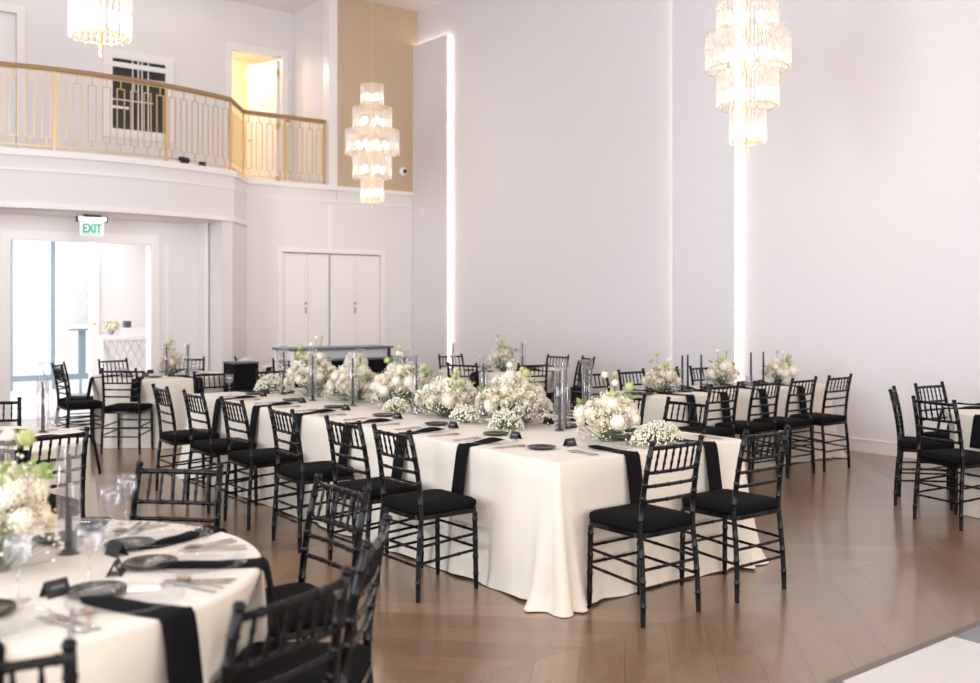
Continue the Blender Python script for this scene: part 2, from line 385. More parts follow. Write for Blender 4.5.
# railing
rl = thing('balcony_railing', 'brass railing of rectangular loops with wooden handrail along the balcony', 'railing', (0, 0, 0))
path = [(XL+.05, YW+.05), (1.4, YW+.05)] + bow[1:-1] + [(6.6, YW+.05), (8.03, YW+.05)]
path = off(path, -.06)
path[0] = (XL+.05, YW+.11)
def walk(poly):
    cum = [0]
    for i in range(1, len(poly)): cum.append(cum[-1] + math.dist(poly[i-1], poly[i]))
    def at(s):
        for i in range(1, len(poly)):
            if s <= cum[i] + 1e-9:
                t = (s-cum[i-1])/max(1e-9, cum[i]-cum[i-1]); a, b = poly[i-1], poly[i]
                return (a[0]+(b[0]-a[0])*t, a[1]+(b[1]-a[1])*t), math.atan2(b[1]-a[1], b[0]-a[0])
        return poly[-1], 0
    return at, cum[-1], cum
pat, plen, pcum = walk(path)
ZR = 4.66
sect = [(-.035, 0), (-.035, .035), (-.022, .055), (.022, .055), (.035, .035), (.035, 0)]
m = MB(); rings = []
for i, p in enumerate(path):
    a = path[max(0, i-1)]; bb = path[min(len(path)-1, i+1)]; tx, ty = bb[0]-a[0], bb[1]-a[1]; l = math.hypot(tx, ty)
    rings.append([(p[0]+ty/l*q, p[1]-tx/l*q, ZR-.03+z) for q, z in sect])
n6 = len(sect); m.add([q for r_ in rings for q in r_], [(i*n6+j, i*n6+(j+1) % n6, (i+1)*n6+(j+1) % n6, (i+1)*n6+j) for i in range(len(rings)-1) for j in range(n6)], False)
m.add(rings[-1], [tuple(range(n6))], False)
m.obj('handrail', M_oak, rl)
ribbon(path, -.012, .012, ZB+.09, ZB+.105).obj('bottom_rail', M_brass, rl)
ribbon(path, -.012, .012, ZR-.05, ZR-.035).obj('top_rail', M_brass, rl)
bm_ = MB(); t_ = .006
z0, z1 = ZB+.105, ZR-.05
bm_.box(-.056, -.044, -t_, t_, z0+.10, z1-.10).box(.044, .056, -t_, t_, z0+.10, z1-.10).box(-.044, .044, -t_, t_, z0+.10, z0+.112).box(-.044, .044, -t_, t_, z1-.112, z1-.10).box(-.006, .006, -t_, t_, z0, z0+.10).box(-.006, .006, -t_, t_, z1-.10, z1)
me_bal = bm_.mesh('baluster', M_brass)
pst = MB().box(-.016, .016, -.012, .012, ZB+.035, ZR-.03).mesh('post', M_brass)
s0 = pcum[1]; ss = s0 - .6; kk = 0
corner = [pcum[2], pcum[-3], pcum[-2]]
posts = [s0, pcum[2], pcum[2]+1.55, pcum[2]+3.05, pcum[-3], pcum[-2]+.0, plen-.02, (pcum[-2]+plen)/2]
segs = sorted(set(posts))
for a, b in zip([s0-1.2]+segs[:-1], segs):
    L_ = b-a; n = max(1, round(L_/.185)); 
    for k in range(n):
        (x, y), an = pat(a + L_*(k+.5)/n); inst('baluster', me_bal, rl, (x, y, 0), (0, 0, an))
for s_ in posts:
    (x, y), an = pat(s_); inst('post', pst, rl, (x, y, 0), (0, 0, an))

# small fixtures
def fixture(name, m, mt, label, cat, loc, rz=0): return tag(m.obj(name, mt), label, cat, None, loc, rz)
sp_ = thing('balcony_spotlight', 'small black spotlight lying on the balcony edge behind the railing', 'spotlight', (5.2, arc(5.2)-.005, ZB+.035), R(30))
MB().tube([(-.08, 0, .06), (.08, 0, .055)], [.035, .042], 12).obj('housing', M_card, sp_); MB().box(-.06, .06, -.03, .03, .0, .02).obj('base', M_card, sp_)
fixture('power_adapter', MB().box(-.04, .04, -.03, .03, 0, .06).box(-.06, .06, -.005, .005, .0, .02), M_card, 'small black adapter box on the balcony edge beside the spotlight', 'adapter', (5.5, arc(5.5)-.005, ZB+.035))
c = thing('security_camera', 'white dome security camera with black lens on the taupe wall', 'security camera', (9.5, YW-.02, 3.93))
RX = Matrix.Rotation(R(90), 3, 'X')
MB().lathe([(.001, .065), (.05, .055), (.075, .02), (.08, 0)], 20, (0, 0, 0), RX).obj('dome', M_trim, c)
MB().lathe([(.001, .085), (.03, .078), (.04, .05)], 16, (0, 0, 0), RX).obj('lens', M_card, c)
th = thing('thermostat', 'small white wall control on the corner panel near the cornice', 'thermostat', (PX0-.0, 14.45, 3.2))
bevel(MB().box(-.02, 0, -.05, .05, -.06, .06).obj('casing', M_trim, th)); MB().box(-.022, -.019, -.02, .02, -.01, .03).obj('screen', M_silver, th)
sw = thing('wall_switch', 'white switch plate on the balcony wall beside the store room door', 'switch', (8.03, YB-.001, 5.62))
bevel(MB().box(-.04, .04, -.015, 0, -.06, .06).obj('plate', M_ceil, sw)); MB().box(-.012, .012, -.022, -.014, -.02, .02).obj('toggle', M_trim, sw)
fa = thing('fire_alarm_pull', 'small red alarm pull in a white frame seen through the railing', 'alarm pull', (8.0, YB-.001, 4.9))
MB().box(-.06, .06, -.03, 0, -.08, .08).obj('backplate', M_trim, fa); bevel(MB().box(-.04, .04, -.05, -.03, -.06, .06).obj('cover', M_red, fa)); MB().box(-.02, .02, -.06, -.05, -.02, .0).obj('handle', M_trim, fa)
for k, (x, y, lb) in enumerate(((9.15, 13.9, 'round recessed ceiling light nearest the far room corner'),)):
    dl = thing('ceiling_downlight', lb, 'ceiling light', (x, y, ZC))
    MB().lathe([(.10, 0), (.10, -.012), (.075, -.015), (.07, -.002)], 24).obj('trim_ring', M_silver, dl)
    MB().lathe([(.001, -.004), (.07, -.004)], 24).obj('lens', emitter('downlight_lens', (1, .93, .85), 3), dl)

# exit sign
ex = thing('exit_sign', 'green lit EXIT sign on clear panel hanging above the foyer opening', 'exit sign', (4.07, 14.2, 2.83))
bevel(MB().box(-.11, .11, -.05, .05, -.035, 0).obj('canopy', M_slate, ex))
MB().box(-.19, .19, -.035, .035, -.085, -.035).obj('housing', M_silver, ex)
for s_ in (-1, 1): MB().box(s_*.195-.008, s_*.195+.008, -.04, .04, -.1, -.02).obj('end_cap', M_card, ex)
MB().box(-.16, .16, -.006, .006, -.30, -.085).obj('panel', M_exitp, ex)
fc = bpy.data.curves.new('lettering', 'FONT'); fc.body = 'EXIT'; fc.size = .2; fc.extrude = .003; fc.offset = .004; fc.align_x = 'CENTER'; fc.align_y = 'CENTER'
tmp = bpy.data.objects.new('tmp', fc); COL.objects.link(tmp)
dg = bpy.context.evaluated_depsgraph_get(); me = bpy.data.meshes.new_from_object(tmp.evaluated_get(dg)); bpy.data.objects.remove(tmp)
me.materials.clear(); me.materials.append(M_green_em)
o = inst('lettering', me, ex, (0, -.011, -.19), (R(90), 0, 0)); o.scale = (.62, .85, 1)


# ------------------------------------------------------------------ foyer beyond the opening
struct(MB().box(.8, 7.2, YW+.18, 20.2, -.1, 0).obj('floor_foyer', M_tile))
struct(MB().box(.8, 7.2, YW+.18, 20.2, 3.2, 3.3).obj('ceiling_foyer', M_ceil))
struct(MB().box(4.92, 7.2, 17.2, 17.35, 0, 3.2).obj('wall_foyer_right', M_ceil))
struct(MB().box(7.2, 7.3, YW+.18, 17.2, 0, 3.2).box(.7, .8, YW+.18, 20.2, 0, 3.2).obj('wall_foyer_left', M_ceil))
gw = MB()
for x in (2.6, 4.29, 5.03, 5.9): gw.box(x-.03, x+.03, 19.99, 20.1, .001, 3.199)
gw.box(.8, 7.2, 20.0, 20.1, .16, .27)
struct(gw.obj('window_6', M_teal))
struct(MB().box(.8, 7.2, 20.0, 20.1, 0, .16).box(.8, 7.2, 20.0, 20.1, 2.95, 3.2).obj('wall_foyer_end', M_trim))
o = struct(MB().box(.8, 7.2, 20.04, 20.06, .27, 2.95).obj('window_7', M_glass))
# open door leaf
o = struct(bevel(MB().box(4.90, 5.03, 17.13, 17.19, .01, 2.6).obj('door_7', M_trim), .005))
MB().lathe([(.001, -.05), (.02, -.045), (.02, -.03), (.008, -.02), (.008, .0)], 12, (4.94, 17.13, 1.28), Matrix.Rotation(R(-90), 3, 'X')).obj('door_knob', M_brass, o)
ft = thing('display_easel', 'pale framed sign board on a blue-grey easel post in the foyer', 'sign', (5.02, 18.2, 0), R(25))
bevel(MB().box(-.2, .2, -.02, .02, 1.2, 2.08).obj('board', M_trim, ft))
MB().box(-.17, .17, -.024, -.02, 1.25, 2.03).obj('print', M_blueprint, ft)
MB().box(-.24, .2, -.05, .02, 1.14, 1.18).obj('ledge', M_teal, ft)
MB().box(-.01, .14, .02, .05, .35, 1.16).obj('post', M_teal, ft); MB().box(-.15, .25, -.1, .2, 0, .03).obj('foot', M_teal, ft)
MB().box(.02, .05, .02, .05, .03, .36).obj('stem', M_teal, ft)
bar = thing('foyer_bar', 'white bar with diamond tiled front beside the foyer doorway', 'bar', (4.86, 16.62, 0), R(-90))
bevel(MB().box(-.02, .33, -.02, 1.6, 1.03, 1.09).obj('counter', M_trim, bar))
MB().box(.05, .33, .0, 1.58, 0, 1.03).obj('body', M_ceil, bar)
bar.rotation_euler = (0, 0, 0); 
for ch_ in bar.children:
    ch_.data.transform(Matrix(((0, 1, 0, 0), (1, 0, 0, -.3), (0, 0, 1, 0), (0, 0, 0, 1)))); ch_.data.flip_normals()
m = MB()
for i in range(-3, 13):
    for s_ in (-1, 1):
        x0 = i*.13
        m.tube([(x0 if s_ > 0 else x0+.5, -.255, .02), (x0+.5 if s_ > 0 else x0, -.255, 1.02)], .006, 5)
m.v = [(max(.01, min(1.57, x)), y, z) for x, y, z in m.v]
m.obj('lattice', mat('pale_lattice', (.60, .58, .58), .4, noise=.03), bar)
bevel(tag(MB().box(-.2, .2, -.1, .1, 0, .13).obj('serving_box', M_trim), 'long white box on the foyer bar counter', 'box', None, (5.38, 16.46, 1.09)))
bevel(tag(MB().box(-.05, .05, -.06, .06, 0, .11).obj('card_box', M_slate), 'small dark box standing on the white box on the foyer bar', 'box', None, (5.27, 16.46, 1.22)))
lt = thing('pendant_lantern', 'round gold wire pendant lantern hanging in the foyer', 'pendant lamp', (4.27, 18.2, 2.35))
MB().tube([(0, 0, .16), (0, 0, .85)], .006, 6).obj('cord', M_gold, lt)
m = MB()
for a in (0, 60, 120): m.tube([(.16*cos(t)*cos(R(a)), .16*cos(t)*sin(R(a)), .16*sin(t)) for t in [2*PI*i/24 for i in range(24)]], .005, 5, close=True)
m.obj('wire_globe', M_gold, lt); MB().ball((0, 0, 0), .05, 12, 8).obj('bulb', emitter('lantern_bulb', (1, .9, .75), 3), lt)
sy = thing('display_stand', 'slender crossed wire stand by the foyer glazing', 'stand', (4.6, 18.9, 0))
m = MB()
for a in range(3): m.tube([(-.16*cos(R(120*a)), -.16*sin(R(120*a)), 0), (.2*cos(R(120*a)), .2*sin(R(120*a)), .75)], .006, 5)
m.tube([(.12*cos(R(15*i)), .12*sin(R(15*i)), .55) for i in range(24)], .005, 5, close=True)
m.obj('wire_frame', M_teal, sy)
# white plinth of glass tubes by the opening

# ------------------------------------------------------------------ dance floor
df = thing('dance_floor', 'checkered white and charcoal dance floor with dark edging on the oak floor', 'dance floor', (0, 0, 0))
X0, Y1, T = 2.70, 2.43, .92
MB().prism([(X0-.05, Y1-T*5-.05), (X0+T*6+.05, Y1-T*5-.05), (X0+T*6+.05, Y1+.0), (X0-.05, Y1+.0)], 0, .018).obj('edging', M_alu, df)
for i in range(6):
    for j in range(5):
        x = X0+.075+i*T; y = Y1-.05-(j+1)*T
        wht = (i+j) % 2 == 1
        o = MB().box(x+.002, x+T-.002, y+.002, y+T-.002, .016, .024).obj('tile', M_dance if wht else M_dgrey, df)
        o['label'] = 'white tile' if wht else 'charcoal tile'

# ------------------------------------------------------------------ chiavari chair
def ringed(p0, p1, r, knots, n=8, ring=1.32, taper=1.0, extra=None):
    """bamboo-turned stick from p0 to p1 with rings at the given fractions"""
    p0, p1 = Vector(p0), Vector(p1); L_ = (p1-p0).length; ts = [(0, r)]
    for k in knots:
        d = .006/L_
        ts += [(k-2*d, r), (k-d*.6, r*ring), (k+d*.6, r*ring), (k+2*d, r)]
    ts.append((1, r)); ts.sort()
    pts = [p0.lerp(p1, max(0, min(1, t))) for t, _ in ts]; rs = [q*(1-(1-taper)*t) for t, q in ts]
    return pts, rs
def post_path(sx):
    # rear post: foot splayed back, straight through the seat, top leaning back
    def pos(z):
        if z < .45: t = z/.45; return Vector((sx*(.207-.012*t), -.212+.03*t*t, z))
        t = (z-.45)/.45; return Vector((sx*(.195-.014*t), -.182-.012*t-.055*t*t, z))
    knots = [.10, .22, .34, .52, .63, .70, .77, .84]; zs = []
    for i in range(15): zs.append((i*.9/14, .0142))
    for k in knots: zs += [(k-.008, .0142), (k-.003, .0170), (k+.003, .0170), (k+.008, .0142)]
    zs.sort(); pts = []; rs = []
    for z, r in zs: pts.append(pos(z)); rs.append(r*(.9 if z < .06 else 1))
    pts += [pos(.903), pos(.905), pos(.913), pos(.920), pos(.922)]; rs += [.011, .015, .0165, .013, .004]
    return pts, rs, pos
_, _, RP = post_path(1)
def make_chair(simple=False):
    t = thing('chiavari_chair', '', 'chair')
    n = 6 if simple else 8
    fr = MB()
    # seat frame: rounded square ring
    def sq(h, z, y0=0):
        out = []
        for cx, cy, a0 in ((1, 1, 0), (-1, 1, 90), (-1, -1, 180), (1, -1, 270)):
            for k in range(4):
                a = R(a0 + 30*k); out.append((cx*(h-.05)+.05*cos(a), y0+cy*(h-.05)+.05*sin(a), z))
        return out
    a = sq(.205, .432); b_ = sq(.205, .458); N = len(a)
    fr.add(a+b_, [(i, (i+1) % N, N+(i+1) % N, N+i) for i in range(N)]); fr.add(b_, [tuple(range(N))], False); fr.add(a, [tuple(range(N-1, -1, -1))], False)
    fr.obj('seat_frame', M_black, t)
    cu = MB(); rows = []
    for h, z in ((.196, .459), (.203, .466), (.206, .482), (.203, .498), (.190, .508), (.12, .514)): rows.append(sq(h, z))
    cu.add([p for r_ in rows for p in r_], [(i*N+j, i*N+(j+1) % N, (i+1)*N+(j+1) % N, (i+1)*N+j) for i in range(len(rows)-1) for j in range(N)])
    cu.add(rows[-1], [tuple(range(N))], True)
    cu.obj('cushion', M_cush, t)
    for sx in (-1, 1):
        p, r_ = ringed((sx*.188, .190, .0), (sx*.185, .183, .432), .0145, (.2, .42, .64, .9), n, 1.18)
        r_[0] = .0115
        MB().tube(p, r_, n).obj('leg', M_black, t)
        p, r_, _ = post_path(sx); MB().tube(p, r_, n).obj('back_post', M_black, t)
    def rail(z, name, r=.0105, bow_=.012):
        a = RP(z); pts = []
        for i in range(9):
            u = -1+i*.25; pts.append((a.x*u, a.y - bow_*(1-u*u)*1.0, z))
        # rings along the rail
        P = []; RR = []
        for i in range(8):
            p0, p1 = Vector(pts[i]), Vector(pts[i+1])
            P += [p0, p0.lerp(p1, .35), p0.lerp(p1, .5), p0.lerp(p1, .65)]; RR += [r, r, r*(1.25 if i % 2 == 1 else 1), r]
        P.append(Vector(pts[-1])); RR.append(r)
        return MB().tube(P, RR, n).obj(name, M_black, t)
    rail(.882, 'top_rail', .0115)
    for z in (.757, .688, .612): rail(z, 'back_rail', .0095)
    a, b2 = RP(.757), RP(.882)
    for i in range(6):
        u = -1 + 2*(i+1)/7; dy = -.012*(1-u*u)
        p, r_ = ringed((a.x*u, a.y+dy, .757), (b2.x*u, b2.y+dy, .882), .0062, (.35, .68), 6, 1.3)
        MB().tube(p, r_, 6, cap=False).obj('spindle', M_black, t)
    for z in (.20, .29):
        a = RP(z)
        for sx in (-1, 1):
            p, r_ = ringed((sx*.187, .188, z+.02), (sx*(a.x), a.y, z), .0080, (.3, .7), 6, 1.25); MB().tube(p, r_, 6, cap=False).obj('stretcher', M_black, t)
        p, r_ = ringed((-.187, .188, z+.035), (.187, .188, z+.035), .0080, (.3, .7), 6, 1.25); MB().tube(p, r_, 6, cap=False).obj('stretcher', M_black, t)
        p, r_ = ringed((-a.x, a.y, z-.015), (a.x, a.y, z-.015), .0080, (.3, .7), 6, 1.25); MB().tube(p, r_, 6, cap=False).obj('stretcher', M_black, t)
    return t
def make_far_chair(src):
    """the same chair for places far from the camera: three parts"""
    t = thing('chiavari_chair', '', 'chair')
    fr, cu, bk = MB(), MB(), MB()
    for ch in src.children:
        nm = ch.name.split('.')[0]
        tgt = cu if nm == 'cushion' else bk if nm in ('back_post', 'top_rail', 'back_rail', 'spindle') else fr
        tgt.add([v.co.copy() for v in ch.data.vertices], [tuple(p.vertices) for p in ch.data.polygons])
    fr.obj('seat_frame', M_black, t); bk.obj('backrest', M_black, t); cu.obj('cushion', M_cush, t)
    return t
CH = make_chair(); FCH = make_far_chair(CH)
def chair(x, y, heading, label, group, far=False, s=1):
    """heading: direction the sitter faces, degrees from +X"""
    return place(FCH if far else CH, 'far' if far else 'near', label, (x, y, 0), R(heading-90), group, s)

G1 = 'chairs down the near long side of the long table'
for i, (y, lb) in enumerate(((4.65, 'black bamboo-style chair, nearest the corner on the long table side facing the foyer'),
    (5.20, 'black chair second from the corner down the open side of the long table'),
    (6.00, 'black chair third from the corner down the open side of the long table'),
    (6.80, 'black chair fourth from the corner down the open side of the long table'),
    (7.54, 'black chair fifth from the corner down the open side of the long table'),
    (8.26, 'black chair farthest down the open side of the long table'))):
    chair(3.17, y, [0, 2, -2, 0, 1, -2][i], lb, G1)
G2 = 'chairs on the wall side of the long table'
for i, (y, lb) in enumerate(((4.76, 'black chair on the wall side of the long table, nearest its end, behind a goblet'),
    (5.36, 'black chair on the wall side of the long table behind the nearest white roses'),
    (6.00, 'black chair on the wall side of the long table behind the paired tall candles'),
    (6.75, 'black chair on the wall side of the long table behind its middle flowers'),
    (7.50, 'black chair, fifth from the end, on the wall side of the long table'),
    (8.25, 'black chair farthest down the wall side of the long table'))):
    chair(5.225, y, 180, lb, G2)
chair(3.81, 3.63, 90, 'black chair at the short end of the long table, beside the cascading cloth corner', 'chairs at the short end of the long table')
chair(4.51, 3.61, 90, 'black chair at the short end of the long table, on its wall side', 'chairs at the short end of the long table')
chair(3.95, 9.45, -90, 'black chair facing us at the far short end of the long table, foyer side', 'chairs at the far short end of the long table')
chair(4.62, 9.45, -90, 'black chair facing us at the far short end of the long table, behind low flowers', 'chairs at the far short end of the long table')
G3 = 'chairs along the near side of the wall-side table'
for x, lb in ((6.83, 'black chair at the left end of the near row of the table by the wall'),
    (7.42, 'black chair second in the near row of the table by the wall'),
    (7.97, 'black chair third in the near row of the table by the wall'),
    (8.55, 'black chair at the right end of the near row, nearest the lit wall and baseboard')):
    chair(x, 5.77, 90, lb, G3)
G4 = 'chairs along the far side of the wall-side table'
for x, lb in ((7.0, 'black chair facing us at the left end beyond the table by the wall'),
    (7.55, 'black chair facing us left of the first flower bowl on the wall-side table'),
    (8.08, 'black chair facing us hidden behind the first flower bowl on the wall-side table'),
    (8.66, 'black chair facing us between the first and middle flower bowls by the wall')):
    chair(x, 7.08, -90, lb, G4)
def round_chair(cx, cy, th, d, label, group, far=False, turn=0):
    a = R(th); chair(cx+d*cos(a), cy+d*sin(a), th+180+turn, label, group, far)
FG = (.70, .3 + 3.03); gF = 'chairs at the blurred front table'
for th, d, lb, tn in ((1, .93, 'black chair at the blurred front table, its back nearest the long table', 0),
    (-41, .90, 'black chair at the blurred front table seen almost from behind, tilted diagonal back', 0),
    (-71, .97, 'large blurred black chair nearest the camera with its seat under a hanging napkin', 0),
    (-105, .985, 'black chair cut off by the bottom left corner of the photograph', 0),
    (44, .93, 'black chair facing us beyond the glasses of the blurred front table', 0)):
    round_chair(*FG, th, d, lb, gF, False, tn)
LM = (1.13, 6.75); gL = 'chairs at the round table behind the front flowers'
round_chair(*LM, -75, .90, 'black chair with its back to us just behind the front flower arrangement', gL)
round_chair(*LM, 69, .95, 'black chair facing us at the left picture edge beyond the second round table', gL)
RT = (8.15, 3.42); gR = 'chairs at the round table by the right edge'
round_chair(*RT, 124, .90, 'black chair seen side-on at the round table by the right picture edge', gR, False, -8)
round_chair(*RT, 166, 1.0, 'black chair with its back to us at the round table by the right edge', gR)
round_chair(*RT, 83, .82, 'black chair facing us beyond the round table by the right edge', gR)
BL = (4.12, 11.66); gB = 'chairs at the round table near the foyer'
for th, d, lb in ((180, .90, 'black chair seen side-on at the doorway table, front one of a pair'),
    (146, .92, 'black chair just behind the side-on one at the table by the foyer doorway'),
    (100, .90, 'black chair facing us in front of the tiled bar beyond the doorway table'),
    (-130, .93, 'black chair with its back to us at the round table by the foyer doorway'),
    (52, .90, 'black chair facing us beyond the flowers of the table by the foyer doorway')):
    round_chair(*BL, th, d, lb, gB, False)
KT = (7.85, 9.95); gK = 'chairs at the round table in the far corner'
for th, d, lb in ((-150, .90, 'black chair with its back to us left of the far corner round table'),
    (-108, .90, 'black chair with its back to us in front of the far corner round table'),
    (-65, .92, 'black chair with its back to us right of the far corner round table'),
    (-19, 1.0, 'black chair seen side-on close to the lit wall panel at the far corner table'),
    (8, .92, 'black chair facing away from the panelled wall at the far corner table'),
    (86, .92, 'black chair facing us beyond the far corner round table, under the light strip')):
    round_chair(*KT, th, d, lb, gK, th not in (-150, -108))
MT = (6.5, 12.2); gM = 'chairs at the round table behind the far end of the long table'
for th, d, lb in ((-175, .92, 'black chair seen side-on, left of the pair behind the long table end'),
    (-138, .92, 'black chair seen side-on, right of the pair behind the long table end')):
    round_chair(*MT, th, d, lb, gM, True)

# woven chair near the far corner
wc = thing('woven_back_chair', 'teal-grey lattice-back chair beside the far corner table', 'chair', (7.15, 10.9, 0), R(-60))
m = MB()
for i in range(12): m.box(-.2+i*.036-.004, -.2+i*.036+.004, -.205, -.195, .5, .93)
for i in range(12): m.box(-.2, .2, -.21, -.2, .5+i*.038, .508+i*.038)
m.obj('backrest', M_teal, wc)
bevel(MB().box(-.21, .21, -.2, .22, .43, .49).obj('seat', M_teal, wc), .01)
for sx in (-1, 1):
    for sy in (-1, 1): MB().tube([(sx*.19, sy*.19, 0), (sx*.19, sy*.19, .43 if sy > 0 else .94)], .014, 8).obj('leg', M_teal, wc)

# ------------------------------------------------------------------ tablecloths
def cloth_rect(x0, x1, y0, y1, seed, H=.765):
    rnd = random.Random(seed); per = []
    r = .02; st = .035
    def side(ax, ay, bx, by, nx, ny):
        L_ = math.dist((ax, ay), (bx, by)); n = max(2, int(L_/st))
        for i in range(n+1):
            t = i/n; per.append((ax+(bx-ax)*t, ay+(by-ay)*t, nx, ny, min(t*L_, (1-t)*L_)))
    def cor(cx, cy, a0):
        for k in range(1, 12):
            a = R(a0 + 90*k/12); per.append((cx+r*cos(a), cy+r*sin(a), cos(a), sin(a), 0))
    side(x0+r, y0, x1-r, y0, 0, -1); cor(x1-r, y0+r, -90)
    side(x1, y0+r, x1, y1-r, 1, 0); cor(x1-r, y1-r, 0)
    side(x1-r, y1, x0+r, y1, 0, 1); cor(x0+r, y1-r, 90)
    side(x0, y1-r, x0, y0+r, -1, 0); cor(x0+r, y0+r, 180)
    n = len(per); ph = [rnd.uniform(0, 6.28) for _ in range(6)]
    rows = 22; vs = []; s = 0
    S = [0]
    for i in range(1, n): S.append(S[-1] + max(.012, math.dist(per[i][:2], per[i-1][:2])))
    for k in range(rows+1):
        t = k/rows
        for i, (px, py, nx, ny, dc) in enumerate(per):
            s = S[i]; wc_ = math.exp(-(dc/.16)**2)
            fold = (.5+.5*sin(s*9.3+ph[0]))*.6 + (.5+.5*sin(s*16.1+ph[1]+.6*sin(s*2.3)))*.4
            gate = .35+.65*(.5+.5*sin(s*1.37+ph[2]))
            o_ = .006 + (t**1.2)*(.012 + .044*fold*gate) + wc_*(t**1.15)*(.075 + .055*sin(s*37+ph[3])*t)
            if t > .9: o_ += (t-.9)*10*(.015+.03*wc_)*(.5+.5*sin(s*23+ph[4]))
            z = H - t*(H-.004)
            if k == 0: o_ = -.006; z = H
            elif k == 1: o_ = .0; z = H-.004
            elif k == 2: o_ = .005; z = H-.014
            vs.append((px+nx*o_, py+ny*o_, z + (.012*(.5+.5*sin(s*11+ph[5])) if t == 1 else 0)))
    m = MB(); fs = [(k*n+i, k*n+(i+1) % n, (k+1)*n+(i+1) % n, (k+1)*n+i) for k in range(rows) for i in range(n)]
    m.add(vs, [f[::-1] for f in fs]); m.add(vs[:n], [tuple(range(n))], False)
    return m
def cloth_round(r, seed, dents=(), H=.765):
    rnd = random.Random(seed); n = 220; rows = 20; vs = []; ph = [rnd.uniform(0, 6.28) for _ in range(4)]
    for k in range(rows+1):
        t = k/rows
        for i in range(n):
            a = 2*PI*i/n
            f = (.5+.5*sin(14*a+ph[0]+.8*sin(3*a+ph[1])))*.7 + (.5+.5*sin(23*a+ph[2]))*.3
            rr = r + .004 + (t**1.1)*(-.01+.085*f)
            z = H - t*(H-.004)
            if k == 0: rr = r-.006; z = H
            elif k == 1: rr = r; z = H-.004
            elif k == 2: rr = r+.004; z = H-.014
            for th, d in dents:
                da = abs((a-R(th)+PI) % (2*PI)-PI)
                lim = (d-.225)/max(.3, cos(min(da, 1.2)))
                lim2 = lim if da < .27 else lim + (da-.27)*.9
                w_ = min(1, max(0, (H-z-.02)/.2))
                if rr > lim2: rr = rr*(1-w_) + lim2*w_
            vs.append((rr*cos(a), rr*sin(a), z))
    m = MB(); m.add(vs, [(k*n+i, (k+1)*n+i, (k+1)*n+(i+1) % n, k*n+(i+1) % n) for k in range(rows) for i in range(n)]); m.add(vs[:n], [tuple(range(n))], False)
    return m
TZ = .765
tag(cloth_rect(3.46, 4.98, 3.89, 9.0, 5).obj('tablecloth', M_cloth), 'floor-length ivory tablecloth on the long centre table with cascading corner', 'tablecloth', 'ivory tablecloths')
tag(cloth_rect(6.72, 9.18, 6.05, 6.80, 8).obj('tablecloth', M_cloth), 'ivory tablecloth on the narrow rectangular table by the lit wall', 'tablecloth', 'ivory tablecloths')
for (c_, r_, sd, dn, lb) in ((FG, .765, 1, ((1, .93), (-41, .90), (-71, .97), (-105, .985), (44, .93)), 'ivory tablecloth on the blurred round table nearest the camera'),
    (LM, .765, 2, ((-75, .90), (69, .95)), 'ivory tablecloth on the round table behind the front flowers'),
    (RT, .765, 3, ((124, .88), (166, 1.0), (83, .82)), 'ivory tablecloth on the round table cut by the right picture edge'),
    (BL, .765, 4, ((180, .9), (146, .92), (100, .9), (-130, .93), (52, .9)), 'ivory tablecloth on the round table near the foyer doorway'),
    (KT, .765, 6, ((-150, .9), (-108, .9), (-65, .92), (-19, 1.0), (8, .92), (86, .92)), 'ivory tablecloth on the round table in the far corner'),
    (MT, .765, 7, ((-175, .92), (-138, .92)), 'ivory tablecloth on the round table behind the far end of the long table')):
    tag(cloth_round(r_, sd, dn).obj('tablecloth', M_cloth), lb, 'tablecloth', 'ivory tablecloths', (*c_, 0))

